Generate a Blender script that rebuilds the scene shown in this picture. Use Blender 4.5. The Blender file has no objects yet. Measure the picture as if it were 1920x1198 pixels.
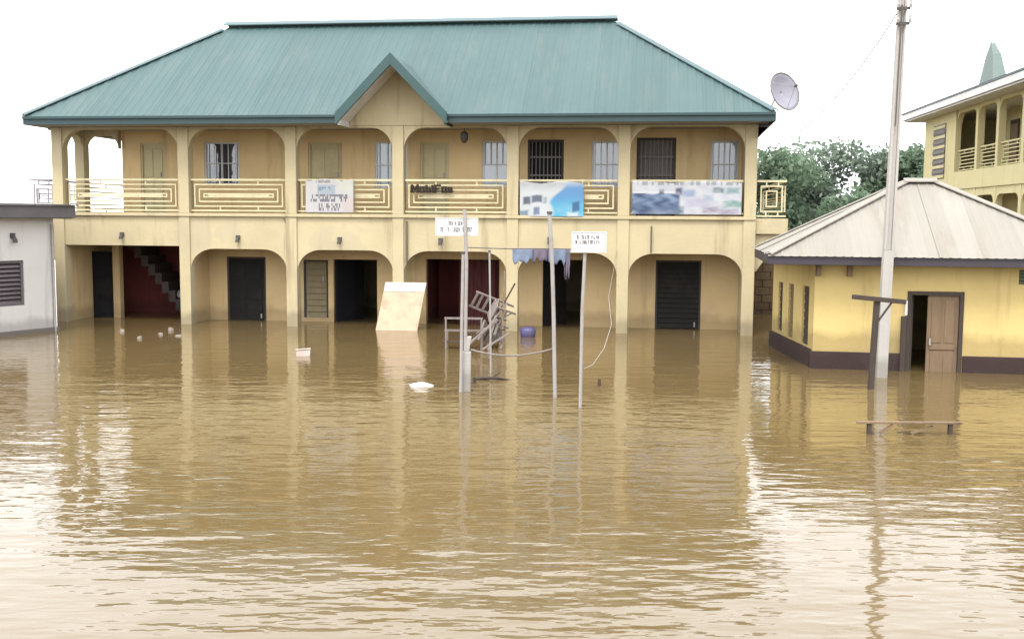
import bpy, math, random
import numpy as np
from mathutils import Vector, Matrix

random.seed(11)
rng = np.random.default_rng(5)
sc = bpy.context.scene
COL = sc.collection
R = math.radians

# ------------------------------------------------------------------ camera
cam_data = bpy.data.cameras.new("camera")
cam_data.sensor_width = 36.0
cam_data.lens = 37.5
cam_data.clip_start = 0.1
cam_data.clip_end = 4000
cam = bpy.data.objects.new("camera", cam_data)
COL.objects.link(cam)
cam.matrix_world = (Matrix.Translation((0, 0, 2.7)) @ Matrix.Rotation(R(90 - 5.398), 4, 'X')
                    @ Matrix.Rotation(0.007, 4, 'Z'))
sc.camera = cam

# ------------------------------------------------------------------ sky and light (bright overcast)
SUN_EL, SUN_AZ = R(58), R(200)          # high, behind the viewer and a little to the left
world = bpy.data.worlds.new("World")
sc.world = world
world.use_nodes = True
wn, wl = world.node_tree.nodes, world.node_tree.links
wn.clear()
sky = wn.new("ShaderNodeTexSky")
sky.sky_type = 'NISHITA'
sky.sun_disc = False
sky.sun_elevation = SUN_EL
sky.sun_rotation = SUN_AZ
sky.dust_density = 6.0
sky.air_density = 1.2
hsv = wn.new("ShaderNodeHueSaturation")
hsv.inputs['Saturation'].default_value = 0.25
veil = wn.new("ShaderNodeMix")
veil.data_type = 'RGBA'
veil.inputs[0].default_value = 0.78
veil.inputs[7].default_value = (12.4, 12.6, 13.0, 1)      # an even cloud layer
bg = wn.new("ShaderNodeBackground")
bg.inputs['Strength'].default_value = 0.13
wo = wn.new("ShaderNodeOutputWorld")
wl.new(sky.outputs[0], hsv.inputs['Color'])
wl.new(hsv.outputs[0], veil.inputs[6])
wl.new(veil.outputs[2], bg.inputs['Color'])
wl.new(bg.outputs[0], wo.inputs['Surface'])

sun_d = bpy.data.lights.new("sun", 'SUN')
sun_d.energy = 1.1
sun_d.angle = R(16)
sun_d.color = (1.0, 0.95, 0.87)
sun_o = bpy.data.objects.new("sun", sun_d)
COL.objects.link(sun_o)
sdir = Vector((math.sin(SUN_AZ) * math.cos(SUN_EL), math.cos(SUN_AZ) * math.cos(SUN_EL), math.sin(SUN_EL)))
sun_o.rotation_euler = sdir.to_track_quat('Z', 'Y').to_euler()
sun_o.location = sdir * 60

sc.view_settings.view_transform = 'Standard'
sc.view_settings.look = 'None'
sc.view_settings.exposure = 1.27
sc.view_settings.gamma = 1.0
sc.view_settings.use_curve_mapping = False
sc.render.engine = 'CYCLES'
sc.cycles.max_bounces = 7
sc.cycles.diffuse_bounces = 4
sc.cycles.glossy_bounces = 4
sc.cycles.transparent_max_bounces = 12

# ------------------------------------------------------------------ materials
def dim(c, k=0.62):
    return tuple(v * k for v in c)

def nt(name):
    m = bpy.data.materials.new(name)
    m.use_nodes = True
    t = m.node_tree
    return m, t.nodes, t.links, t.nodes["Principled BSDF"]

def mixc(N, L, fac, a, b, blend='MIX'):
    x = N.new("ShaderNodeMix")
    x.data_type = 'RGBA'
    x.blend_type = blend
    for sock, v in ((x.inputs[0], fac), (x.inputs[6], a), (x.inputs[7], b)):
        if hasattr(v, 'links'):
            L.new(v, sock)
        elif isinstance(v, (tuple, list)):
            sock.default_value = (*v[:3], 1)
        else:
            sock.default_value = v
    return x.outputs[2]

def noise(N, L, vec, scale, detail=4, rough=0.55, stretch=None):
    n = N.new("ShaderNodeTexNoise")
    n.inputs['Scale'].default_value = scale
    n.inputs['Detail'].default_value = detail
    n.inputs['Roughness'].default_value = rough
    if stretch:
        mp = N.new("ShaderNodeMapping")
        mp.inputs['Scale'].default_value = stretch
        L.new(vec, mp.inputs[0])
        vec = mp.outputs[0]
    L.new(vec, n.inputs['Vector'])
    return n.outputs[0]

def ramp(N, L, fac, a, b, ca=(0, 0, 0), cb=(1, 1, 1)):
    r = N.new("ShaderNodeValToRGB")
    r.color_ramp.elements[0].position = a
    r.color_ramp.elements[1].position = b
    r.color_ramp.elements[0].color = (*ca, 1)
    r.color_ramp.elements[1].color = (*cb, 1)
    L.new(fac, r.inputs[0])
    return r.outputs[0]

def plaster(name, col, stain=(0.3, 0.24, 0.15), amount=0.35, rough=0.85, damp=True, var=0.12, damp_z=0.0):
    """painted render: blotches, rain streaks, a damp tide mark above the flood, a fine rough grain"""
    m, N, L, B = nt(name)
    tc = N.new("ShaderNodeNewGeometry").outputs['Position']
    c = mixc(N, L, noise(N, L, tc, 0.9, 5), [v * (1 - var) for v in col], [min(1, v * (1 + var)) for v in col])
    st = ramp(N, L, noise(N, L, tc, 1.0, 5, 0.6, (3.5, 3.5, 0.35)), 0.55, 0.78)
    mul = N.new("ShaderNodeMath"); mul.operation = 'MULTIPLY'
    L.new(st, mul.inputs[0]); mul.inputs[1].default_value = amount
    c = mixc(N, L, mul.outputs[0], c, stain)
    pt = ramp(N, L, noise(N, L, tc, 0.55, 3, 0.75), 0.60, 0.635, (0,) * 3, (amount * 0.55,) * 3)
    c = mixc(N, L, pt, c, [min(1, v * 0.72 + 0.06) for v in col])
    if damp:
        sp = N.new("ShaderNodeSeparateXYZ"); L.new(tc, sp.inputs[0])
        ad = N.new("ShaderNodeMath"); ad.operation = 'MULTIPLY_ADD'
        L.new(noise(N, L, tc, 2.2, 4), ad.inputs[0]); ad.inputs[1].default_value = -0.42
        L.new(sp.outputs[2], ad.inputs[2])
        dm = ramp(N, L, ad.outputs[0], 0.0 + damp_z, 0.2 + damp_z, (0.42, 0.42, 0.42), (0, 0, 0))
        c = mixc(N, L, dm, c, [v * 0.45 for v in stain])
    L.new(c, B.inputs['Base Color'])
    B.inputs['Roughness'].default_value = rough
    B.inputs['Specular IOR Level'].default_value = 0.25
    bp = N.new("ShaderNodeBump"); bp.inputs['Strength'].default_value = 0.5; bp.inputs['Distance'].default_value = 0.012
    L.new(noise(N, L, tc, 14, 6), bp.inputs['Height'])
    L.new(bp.outputs[0], B.inputs['Normal'])
    return m

def simple(name, col, rough=0.6, metal=0.0, var=0.15, scale=6, stretch=None, spec=0.5, dirt=None):
    m, N, L, B = nt(name)
    tc = N.new("ShaderNodeTexCoord").outputs['Object']
    c = mixc(N, L, noise(N, L, tc, scale, 4, 0.6, stretch), [v * (1 - var) for v in col], [min(1, v * (1 + var)) for v in col])
    if dirt:
        c = mixc(N, L, ramp(N, L, noise(N, L, tc, scale * 0.4, 6, 0.7), 0.5, 0.72, (0, 0, 0), (0.75,) * 3), c, dirt)
    L.new(c, B.inputs['Base Color'])
    B.inputs['Roughness'].default_value = rough
    B.inputs['Metallic'].default_value = metal
    B.inputs['Specular IOR Level'].default_value = spec
    return m

def sheet_metal(name, col, rust, rough=0.42, amount=0.3, spec=0.5):
    m, N, L, B = nt(name)
    g = N.new("ShaderNodeTexCoord").outputs['Object']
    c = mixc(N, L, noise(N, L, g, 0.7, 5), [v * 0.86 for v in col], [v * 1.12 for v in col])
    oi = N.new("ShaderNodeObjectInfo").outputs['Random']
    c = mixc(N, L, ramp(N, L, oi, 0, 1, (0,) * 3, (0.2,) * 3), c, [v * 0.5 for v in col])
    s = ramp(N, L, noise(N, L, g, 1.0, 6, 0.65, (3.0, 0.5, 0.5)), 0.52, 0.8, (0,) * 3, (amount,) * 3)
    c = mixc(N, L, s, c, rust)
    L.new(c, B.inputs['Base Color'])
    B.inputs['Roughness'].default_value = rough
    B.inputs['Specular IOR Level'].default_value = spec
    return m

def glass_pane(name, tint, rough=0.04):
    m, N, L, B = nt(name)
    B.inputs['Base Color'].default_value = (*tint, 1)
    B.inputs['Roughness'].default_value = rough
    B.inputs['IOR'].default_value = 1.6
    B.inputs['Specular IOR Level'].default_value = 1.0
    tc = N.new("ShaderNodeTexCoord").outputs['Object']
    bp = N.new("ShaderNodeBump"); bp.inputs['Strength'].default_value = 0.4; bp.inputs['Distance'].default_value = 0.01
    L.new(noise(N, L, tc, 2.5, 2), bp.inputs['Height']); L.new(bp.outputs[0], B.inputs['Normal'])
    return m

def printed(name):
    m, N, L, B = nt(name)
    a = N.new("ShaderNodeVertexColor"); a.layer_name = "print"
    L.new(mixc(N, L, 1.0, a.outputs[0], (0.43, 0.43, 0.43), 'MULTIPLY'), B.inputs['Base Color'])
    B.inputs['Roughness'].default_value = 0.5
    return m

CREAM = plaster("cream_plaster", dim((0.63, 0.535, 0.335)), dim((0.30, 0.235, 0.145)), 0.8, var=0.2)
TAN = plaster("cream_plaster_indirect", dim((0.77, 0.57, 0.30)), dim((0.40, 0.28, 0.14)), 0.6, var=0.18)  # inner walls: cream paint, indirect light put into the colour as ochre
GREYCREAM = plaster("whitewash", dim((0.72, 0.69, 0.66)), dim((0.36, 0.32, 0.28)), 0.6, var=0.16)
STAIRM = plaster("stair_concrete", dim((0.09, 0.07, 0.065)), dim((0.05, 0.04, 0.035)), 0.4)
SOFFIT = plaster("soffit_board", dim((0.42, 0.40, 0.37)), dim((0.25, 0.2, 0.15)), 0.3, damp=False)
YELLOW = plaster("yellow_plaster", dim((0.78, 0.60, 0.25)), dim((0.40, 0.28, 0.12)), 0.7, damp=True, var=0.2, damp_z=0.34)
PALEYEL = plaster("pale_yellow_plaster", dim((0.70, 0.62, 0.34)), dim((0.42, 0.34, 0.19)), 0.4, damp=False)
PLINTH = plaster("plinth_paint", dim((0.075, 0.045, 0.042)), dim((0.05, 0.035, 0.03)), 0.3)
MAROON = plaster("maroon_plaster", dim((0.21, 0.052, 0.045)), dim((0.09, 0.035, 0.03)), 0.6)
GREYPL = plaster("grey_cement", dim((0.25, 0.22, 0.20)), dim((0.14, 0.12, 0.1)), 0.4)
MUDWALL = plaster("mud_block", dim((0.16, 0.105, 0.06)), dim((0.08, 0.055, 0.035)), 0.5)
CONCRETE = plaster("concrete", dim((0.53, 0.50, 0.46)), dim((0.30, 0.26, 0.21)), 0.5)
ROOF = sheet_metal("teal_roof_metal", dim((0.080, 0.142, 0.143)), dim((0.16, 0.19, 0.17)), 0.58, 0.5, 0.3)
RIDGE = sheet_metal("ridge_metal", dim((0.12, 0.19, 0.20)), dim((0.2, 0.2, 0.2)), 0.5, 0.3, 0.3)
TEAL = simple("teal_fascia", dim((0.016, 0.055, 0.060)), 0.5, var=0.25, scale=2)
TEALBARGE = simple("teal_barge", dim((0.024, 0.080, 0.078)), 0.5, var=0.25, scale=2)
WHITEP = simple("white_paint", (0.52, 0.51, 0.50), 0.6, var=0.08, dirt=(0.36, 0.32, 0.27))
RAILY = simple("yellow_rail_paint", dim((0.80, 0.71, 0.44)), 0.6, var=0.12, dirt=dim((0.5, 0.42, 0.24)))
ZINC = sheet_metal("pale_zinc", dim((0.385, 0.36, 0.31)), dim((0.24, 0.175, 0.12)), 0.7, 0.55, 0.2)
DARKFASC = simple("dark_fascia", dim((0.045, 0.035, 0.045)), 0.6, var=0.3, scale=2)
GREYFASC = simple("grey_fascia", dim((0.13, 0.12, 0.125)), 0.6, var=0.3, scale=2, dirt=dim((0.08, 0.07, 0.06)))
DOORDK = simple("dark_steel", dim((0.020, 0.019, 0.018)), 0.7, var=0.35, scale=3, spec=0.15, dirt=dim((0.05, 0.038, 0.028)))
DOORBLUE = simple("dark_blue_steel", dim((0.016, 0.017, 0.021)), 0.7, var=0.35, scale=3, spec=0.15, dirt=dim((0.04, 0.03, 0.024)))
DOORGRN = simple("pale_green_door", dim((0.56, 0.48, 0.25)), 0.55, var=0.12, scale=3, dirt=dim((0.38, 0.29, 0.15)))
SHUTTER = simple("brown_green_shutter", dim((0.26, 0.21, 0.11)), 0.7, var=0.25)
LILAC = simple("lilac_rail_paint", dim((0.40, 0.36, 0.39)), 0.7, var=0.2)
WOODBR = simple("weathered_wood", dim((0.235, 0.155, 0.085)), 0.75, var=0.35, scale=3, stretch=dim((6, 6, 0.6)), dirt=dim((0.12, 0.075, 0.045)))
WOODDK = simple("dark_wood", dim((0.06, 0.042, 0.03)), 0.8, var=0.35, scale=3, stretch=dim((5, 5, 0.8)))
WOODPALE = simple("bleached_wood", dim((0.27, 0.225, 0.20)), 0.85, var=0.4, scale=8, dirt=dim((0.13, 0.095, 0.07)))
CURTAIN = simple("red_curtain", dim((0.12, 0.028, 0.03)), 0.9, var=0.4, scale=3, stretch=(4, 4, 0.5))
PIPEM = simple("galvanised_pipe", dim((0.42, 0.39, 0.37)), 0.5, var=0.15, dirt=dim((0.28, 0.2, 0.15)))
BROWNPIPE = simple("brown_pipe", dim((0.17, 0.125, 0.10)), 0.6, var=0.2)
DARKFIT = simple("dark_fitting", dim((0.09, 0.08, 0.075)), 0.6, var=0.2)
BARW = simple("white_bar_paint", (0.40, 0.40, 0.39), 0.5, var=0.1)
BARD = simple("dark_bar_paint", dim((0.13, 0.11, 0.10)), 0.5, var=0.2)
BOARD = simple("cream_board", dim((0.66, 0.50, 0.345)), 0.8, var=0.2, scale=7, dirt=dim((0.42, 0.27, 0.18)))
DISHM = simple("dish_mesh", dim((0.34, 0.33, 0.39)), 0.6, var=0.1)
BLUEPL = simple("violet_plastic", dim((0.085, 0.075, 0.20)), 0.5, var=0.2, dirt=dim((0.12, 0.10, 0.09)))
CLOTHB = simple("pale_blue_cloth", dim((0.24, 0.30, 0.42)), 0.9, var=0.25, scale=9)
CLOTHM = simple("mauve_cloth", dim((0.20, 0.165, 0.22)), 0.9, var=0.25, scale=9)
SCRAP = simple("dirty_foam", dim((0.36, 0.31, 0.27)), 0.8, var=0.2)
STYRO = simple("white_foam", (0.50, 0.48, 0.46), 0.7, var=0.1)
CARTON = simple("pinkish_carton", dim((0.66, 0.53, 0.47)), 0.75, var=0.12)
TEALROOF2 = sheet_metal("far_teal_roof", dim((0.20, 0.27, 0.245)), dim((0.3, 0.33, 0.3)), 0.6, 0.3, 0.3)
BARK = simple("bark", dim((0.11, 0.085, 0.065)), 0.9, var=0.3)
GL_DARK = glass_pane("dark_glass", (0.03, 0.035, 0.045))
GL_BLUE = glass_pane("blue_glass", (0.09, 0.125, 0.15), 0.10)
GL_PALE = glass_pane("pale_curtained_glass", (0.17, 0.20, 0.23), 0.12)
PRINT = printed("printed_vinyl")

def leaf_mat(name, a, b):
    m, N, L, B = nt(name)
    g = N.new("ShaderNodeNewGeometry")
    c = mixc(N, L, g.outputs['Random Per Island'], a, b)
    p = noise(N, L, g.outputs['Position'], 0.45, 3)
    c = mixc(N, L, ramp(N, L, p, 0.35, 0.7, (0,) * 3, (0.7,) * 3), c, [v * 1.5 for v in b])
    L.new(c, B.inputs['Base Color'])
    B.inputs['Roughness'].default_value = 0.6
    B.inputs['Specular IOR Level'].default_value = 0.3
    tr = N.new("ShaderNodeBsdfTranslucent"); L.new(c, tr.inputs['Color'])
    ms = N.new("ShaderNodeMixShader"); ms.inputs[0].default_value = 0.35
    L.new(B.outputs[0], ms.inputs[1]); L.new(tr.outputs[0], ms.inputs[2])
    L.new(ms.outputs[0], N["Material Output"].inputs['Surface'])
    return m
LEAF1 = leaf_mat("leaf_deep", (0.060, 0.096, 0.062), (0.112, 0.160, 0.100))  # distance haze is put into both leaf colours as a lighter grey
LEAF2 = leaf_mat("leaf_grey", (0.088, 0.122, 0.092), (0.165, 0.205, 0.155))

def water_mat():
    m, N, L, B = nt("muddy_flood_water")
    g = N.new("ShaderNodeNewGeometry").outputs['Position']
    c = mixc(N, L, noise(N, L, g, 0.18, 4), (0.098, 0.068, 0.028), (0.124, 0.088, 0.040))
    L.new(c, B.inputs['Base Color'])
    B.inputs['IOR'].default_value = 1.36
    B.inputs['Roughness'].default_value = 0.035
    def wave(stretch, scale, detail, dist, rot=0.0):
        mp = N.new("ShaderNodeMapping")
        mp.inputs['Rotation'].default_value = (0, 0, rot)
        mp.inputs['Scale'].default_value = stretch
        L.new(g, mp.inputs[0])
        n = noise(N, L, mp.outputs[0], scale, detail, 0.45)
        k = N.new("ShaderNodeMath"); k.operation = 'MULTIPLY'
        L.new(n, k.inputs[0]); k.inputs[1].default_value = dist
        return k.outputs[0]
    def add(a, b):
        k = N.new("ShaderNodeMath"); k.operation = 'ADD'
        L.new(a, k.inputs[0]); L.new(b, k.inputs[1])
        return k.outputs[0]
    h = wave((1.35, 3.4, 1), 1.0, 2, WAVE[0], 0.06)
    h = add(h, wave((1.1, 3.0, 1), 2.6, 2, WAVE[1], -0.16))
    h = add(h, wave((1.0, 2.0, 1), 5.0, 2, WAVE[2], 0.2))
    h = add(h, wave((0.3, 1.0, 1), 1.0, 1, WAVE[3], 0.12))
    # gust patches, and calmer water in the lee of the long building
    patch = ramp(N, L, noise(N, L, g, 0.22, 3), 0.32, 0.66, (0.5,) * 3, (1.15,) * 3)
    sp = N.new("ShaderNodeSeparateXYZ"); L.new(g, sp.inputs[0])
    mr = N.new("ShaderNodeMapRange")
    mr.inputs['From Min'].default_value = 11; mr.inputs['From Max'].default_value = 23
    mr.inputs['To Min'].default_value = 1.0; mr.inputs['To Max'].default_value = 0.75
    L.new(sp.outputs[1], mr.inputs['Value'])
    k = N.new("ShaderNodeMath"); k.operation = 'MULTIPLY'; L.new(patch, k.inputs[0]); L.new(mr.outputs[0], k.inputs[1])
    k2 = N.new("ShaderNodeMath"); k2.operation = 'MULTIPLY'; L.new(k.outputs[0], k2.inputs[0]); L.new(h, k2.inputs[1])
    bp = N.new("ShaderNodeBump"); bp.inputs['Strength'].default_value = 1.0; bp.inputs['Distance'].default_value = 1.0
    L.new(k2.outputs[0], bp.inputs['Height'])
    L.new(bp.outputs[0], B.inputs['Normal'])
    return m
WAVE = (0.0145, 0.0078, 0.0018, 0.016)

def ground_mat():
    m, N, L, B = nt("earth_and_grass")
    g = N.new("ShaderNodeNewGeometry").outputs['Position']
    c = mixc(N, L, noise(N, L, g, 0.08, 5), (0.09, 0.10, 0.045), (0.2, 0.14, 0.075))
    L.new(c, B.inputs['Base Color']); B.inputs['Roughness'].default_value = 0.95
    return m

# ------------------------------------------------------------------ mesh helpers
class MB:
    def __init__(s):
        s.v, s.f, s.c = [], [], None
    def face(s, pts):
        i = len(s.v); s.v += [tuple(p) for p in pts]; s.f.append(tuple(range(i, i + len(pts))))
    def box(s, x0, x1, y0, y1, z0, z1):
        i = len(s.v)
        s.v += [(x0, y0, z0), (x1, y0, z0), (x1, y1, z0), (x0, y1, z0), (x0, y0, z1), (x1, y0, z1), (x1, y1, z1), (x0, y1, z1)]
        s.f += [tuple(i + k for k in q) for q in ((0, 3, 2, 1), (4, 5, 6, 7), (0, 1, 5, 4), (1, 2, 6, 5), (2, 3, 7, 6), (3, 0, 4, 7))]
        return s
    def hexa(s, p):
        """eight corners: four of the bottom (counter-clockwise from above), four of the top"""
        i = len(s.v); s.v += [tuple(q) for q in p]
        s.f += [tuple(i + k for k in q) for q in ((0, 3, 2, 1), (4, 5, 6, 7), (0, 1, 5, 4), (1, 2, 6, 5), (2, 3, 7, 6), (3, 0, 4, 7))]
        return s
    def beam(s, a, b, w, h, up=(0, 0, 1)):
        a, b = Vector(a), Vector(b)
        d = (b - a).normalized(); up = Vector(up)
        if abs(d.dot(up)) > 0.98: up = Vector((0, 1, 0))
        x = d.cross(up).normalized() * w / 2; y = x.cross(d).normalized() * h / 2
        return s.hexa([a - x - y, a + x - y, b + x - y, b - x - y, a - x + y, a + x + y, b + x + y, b - x + y])
    def tube(s, pts, rad, n=8):
        pts = [Vector(p) for p in pts]
        rad = rad if isinstance(rad, (list, tuple)) else [rad] * len(pts)
        base = len(s.v); ref = None
        for k, p in enumerate(pts):
            d = (pts[min(k + 1, len(pts) - 1)] - pts[max(k - 1, 0)]).normalized()
            if ref is None: ref = Vector((1, 0, 0)) if abs(d.x) < 0.9 else Vector((0, 1, 0))
            a = (ref - d * ref.dot(d)).normalized(); b = d.cross(a); ref = a
            for j in range(n):
                t = 2 * math.pi * j / n
                s.v.append(tuple(p + (a * math.cos(t) + b * math.sin(t)) * rad[k]))
        for k in range(len(pts) - 1):
            for j in range(n):
                a0 = base + k * n + j; a1 = base + k * n + (j + 1) % n
                s.f.append((a0, a1, a1 + n, a0 + n))
        s.f.append(tuple(base + j for j in range(n))[::-1])
        s.f.append(tuple(base + (len(pts) - 1) * n + j for j in range(n)))
        return s
    def build(s, name, mat, parent=None, bevel=0.0, smooth=False, loc=None):
        me = bpy.data.meshes.new(name)
        me.from_pydata(s.v, [], s.f)
        me.materials.append(mat)
        if smooth: me.shade_smooth()
        me.update()
        return link(name, me, parent, bevel, loc)

def link(name, me, parent=None, bevel=0.0, loc=None):
    o = bpy.data.objects.new(name, me)
    COL.objects.link(o)
    if parent is not None: o.parent = parent
    if loc is not None: o.location = loc
    if bevel:
        b = o.modifiers.new("bevel", 'BEVEL'); b.width = bevel; b.segments = 2; b.limit_method = 'ANGLE'
    return o

def tag(o, label, cat, group=None):
    o['label'] = label; o['category'] = cat
    if group: o['group'] = group
    return o

def empty(name, loc, rz=0.0):
    o = bpy.data.objects.new(name, None); COL.objects.link(o)
    o.location = loc; o.rotation_euler = (0, 0, rz); o.empty_display_size = 0.3
    return o

def box(name, dims, mat, parent=None, bevel=0.0):
    return MB().box(*dims).build(name, mat, parent, bevel)

def wall_with_holes(u0, u1, z0, z1, v0, v1, holes):
    """a slab in the u-z plane between depths v0 and v1 with rectangular openings and their reveals"""
    us = sorted({u0, u1, *[h[0] for h in holes], *[h[1] for h in holes]})
    zs = sorted({z0, z1, *[h[2] for h in holes], *[h[3] for h in holes]})
    def solid(i, k):
        if i < 0 or k < 0 or i >= len(us) - 1 or k >= len(zs) - 1: return False
        cu, cz = (us[i] + us[i + 1]) / 2, (zs[k] + zs[k + 1]) / 2
        return not any(h[0] < cu < h[1] and h[2] < cz < h[3] for h in holes)
    m = MB()
    for i in range(len(us) - 1):
        for k in range(len(zs) - 1):
            if not solid(i, k): continue
            a, b, c, d = us[i], us[i + 1], zs[k], zs[k + 1]
            m.face([(a, v0, c), (b, v0, c), (b, v0, d), (a, v0, d)])
            m.face([(b, v1, c), (a, v1, c), (a, v1, d), (b, v1, d)])
            if not solid(i - 1, k): m.face([(a, v1, c), (a, v0, c), (a, v0, d), (a, v1, d)])
            if not solid(i + 1, k): m.face([(b, v0, c), (b, v1, c), (b, v1, d), (b, v0, d)])
            if not solid(i, k - 1): m.face([(a, v0, c), (a, v1, c), (b, v1, c), (b, v0, c)])
            if not solid(i, k + 1): m.face([(a, v0, d), (b, v0, d), (b, v1, d), (a, v1, d)])
    return m

def arch_panel(u0, u1, zt, ztop, v0, v1, ru, rz, n=9, left=True, right=True):
    """the spandrel over one opening: a flat head with rounded corners, solid up to ztop"""
    pts = []
    if left:
        for k in range(n + 1):
            t = math.pi / 2 * k / n
            pts.append((u0 + ru * (1 - math.cos(t)), zt - rz + rz * math.sin(t)))
    else: pts.append((u0, zt))
    if right:
        for k in range(n + 1):
            t = math.pi / 2 * (1 - k / n)
            pts.append((u1 - ru * (1 - math.cos(t)), zt - rz + rz * math.sin(t)))
    else: pts.append((u1, zt))
    m = MB()
    for (a, za), (b, zb) in zip(pts[:-1], pts[1:]):
        m.face([(a, v0, za), (b, v0, zb), (b, v0, ztop), (a, v0, ztop)])
        m.face([(b, v1, zb), (a, v1, za), (a, v1, ztop), (b, v1, ztop)])
        m.face([(a, v0, za), (a, v1, za), (b, v1, zb), (b, v0, zb)])
    m.face([(u0, v0, ztop), (u1, v0, ztop), (u1, v1, ztop), (u0, v1, ztop)])
    m.face([(u0, v1, pts[0][1]), (u0, v0, pts[0][1]), (u0, v0, ztop), (u0, v1, ztop)])
    m.face([(u1, v0, pts[-1][1]), (u1, v1, pts[-1][1]), (u1, v1, ztop), (u1, v0, ztop)])
    return m

# ------------------------------------------------------------------ ground and water
def ground():
    m = MB(); rings = [0, 40, 75, 85, 110, 300, 1200, 3000]; hs = [-0.8, -0.8, -0.7, -0.4, 0.15, 0.5, 0.6, 0.6]
    n = 48; idx = []
    for r_, h in zip(rings, hs):
        row = []
        for k in range(n):
            t = 2 * math.pi * k / n
            row.append(len(m.v)); m.v.append((r_ * math.cos(t), 22 + r_ * math.sin(t), h + (rng.random() - .5) * (0.1 if r_ < 200 else 0)))
        idx.append(row)
    for a, b in zip(idx[:-1], idx[1:]):
        for k in range(n):
            m.f.append((a[k], b[k], b[(k + 1) % n], a[(k + 1) % n]))
    o = m.build("ground", ground_mat(), smooth=True); o['kind'] = 'structure'
ground()
wm = MB()
ring = [(130 * math.cos(2 * math.pi * k / 64), 22 + 130 * math.sin(2 * math.pi * k / 64), 0) for k in range(64)]
wm.face(ring)
fw = wm.build("flood_water", water_mat()); fw['kind'] = 'structure'

# ------------------------------------------------------------------ the two-storey building
BR = R(-7.6)
BO = Vector((-11.6, 27.2, 0))
bld = empty("two_storey_building", BO, BR)
tag(bld, "long cream two storey building with teal roof, arcades and a pointed front gable", "building")
def W(u, v, z):                                  # building frame -> world
    c, s = math.cos(BR), math.sin(BR)
    return Vector((BO.x + u * c - v * s, BO.y + u * s + v * c, z))

C = [0.10, 3.44, 6.21, 8.90, 11.70, 14.34, 17.26]   # column axes
HW = 0.14
VB = 1.3                                            # veranda depth
for i, c in enumerate(C):
    MB().box(c - HW, c + HW, -0.045, 0.26, -0.9, 2.70).build("column", CREAM, bld, 0.012)
    MB().box(c - HW, c + HW, -0.045, 0.26, 2.78, 4.90).build("column", CREAM, bld, 0.012)
for i in range(6):
    a, b = C[i] + HW, C[i + 1] - HW
    if i == 0:
        arch_panel(a, b, 1.96, 2.70, 0, 0.22, 0.02, 0.02, 2, False, False).build("arch", CREAM, bld)
    else:
        arch_panel(a, b, 1.90, 2.70, 0, 0.22, 0.60, 0.52).build("arch", CREAM, bld)
    arch_panel(a, b, 4.86, 4.90 if i not in (2, 3) else 4.905, 0, 0.22, 0.52, 0.55).build("arch", CREAM, bld)
# floor slab with its proud edge, cantilevered at both ends
MB().box(-0.04, 17.40, -0.075, 6.0, 2.70, 2.78).build("floor_slab", CREAM, bld, 0.01)
MB().box(-0.80, -0.04, 0.10, 5.6, 2.40, 2.74).build("side_balcony_slab", CREAM, bld, 0.01)
MB().box(17.40, 18.15, 0.10, 5.6, 2.38, 2.74).build("side_balcony_slab", CREAM, bld, 0.01)
for k, (ua, ub) in enumerate(((17.40, 18.05), (-0.10, -0.70))):
    for v in (0.2, 2.4, 4.6):
        MB().hexa([(ua, v, 1.5), (ua + (0.05 if k == 0 else -0.05), v, 1.5), (ua + (0.05 if k == 0 else -0.05), v + .2, 1.5), (ua, v + .2, 1.5),
                   (ua, v, 2.38), (ub, v, 2.38), (ub, v + .2, 2.38), (ua, v + .2, 2.38)]).build("bracket", CREAM, bld)
# ceiling and soffit
MB().box(-0.22, 17.62, 0.22, 6.0, 4.91, 4.96).build("ceiling", SOFFIT, bld)
MB().box(-0.22, 7.62, -0.74, 0.21, 4.905, 4.945).build("soffit", SOFFIT, bld)
MB().box(10.28, 17.62, -0.74, 0.21, 4.905, 4.945).build("soffit", SOFFIT, bld)
# walls, lower floor
LOW = [(3.98, 5.04, -0.9, 1.66), (6.06, 6.72, 0.1, 1.60), (6.86, 8.02, -0.9, 1.62), (9.30, 11.2, -0.9, 1.66), (12.3, 13.32, -0.9, 1.68), (15.12, 16.24, -0.9, 1.70)]
wall_with_holes(3.50, 17.14, -0.9, 2.70, VB, VB + 0.18, LOW).build("wall", TAN, bld)
box("wall", (0.0, 0.18, 0.26, 6.0, -0.9, 2.70), TAN, bld)
box("wall", (17.14, 17.38, 0.26, 6.0, -0.9, 2.70), CREAM, bld)
box("wall", (0.18, 17.14, 5.8, 6.0, -0.9, 2.70), CREAM, bld)
box("wall", (3.32, 3.50, 0.26, 5.8, -0.9, 2.70), TAN, bld)
box("pier", (0.80, 0.99, VB, VB + 0.2, -0.9, 2.70), TAN, bld)
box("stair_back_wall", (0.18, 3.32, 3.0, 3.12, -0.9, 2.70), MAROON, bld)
for u in (5.72, 9.05, 11.5, 14.4):
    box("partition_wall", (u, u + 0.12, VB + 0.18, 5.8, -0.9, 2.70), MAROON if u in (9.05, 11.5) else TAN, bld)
box("room_wall", (9.17, 11.5, 3.6, 3.7, -0.9, 2.70), MAROON, bld)
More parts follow.
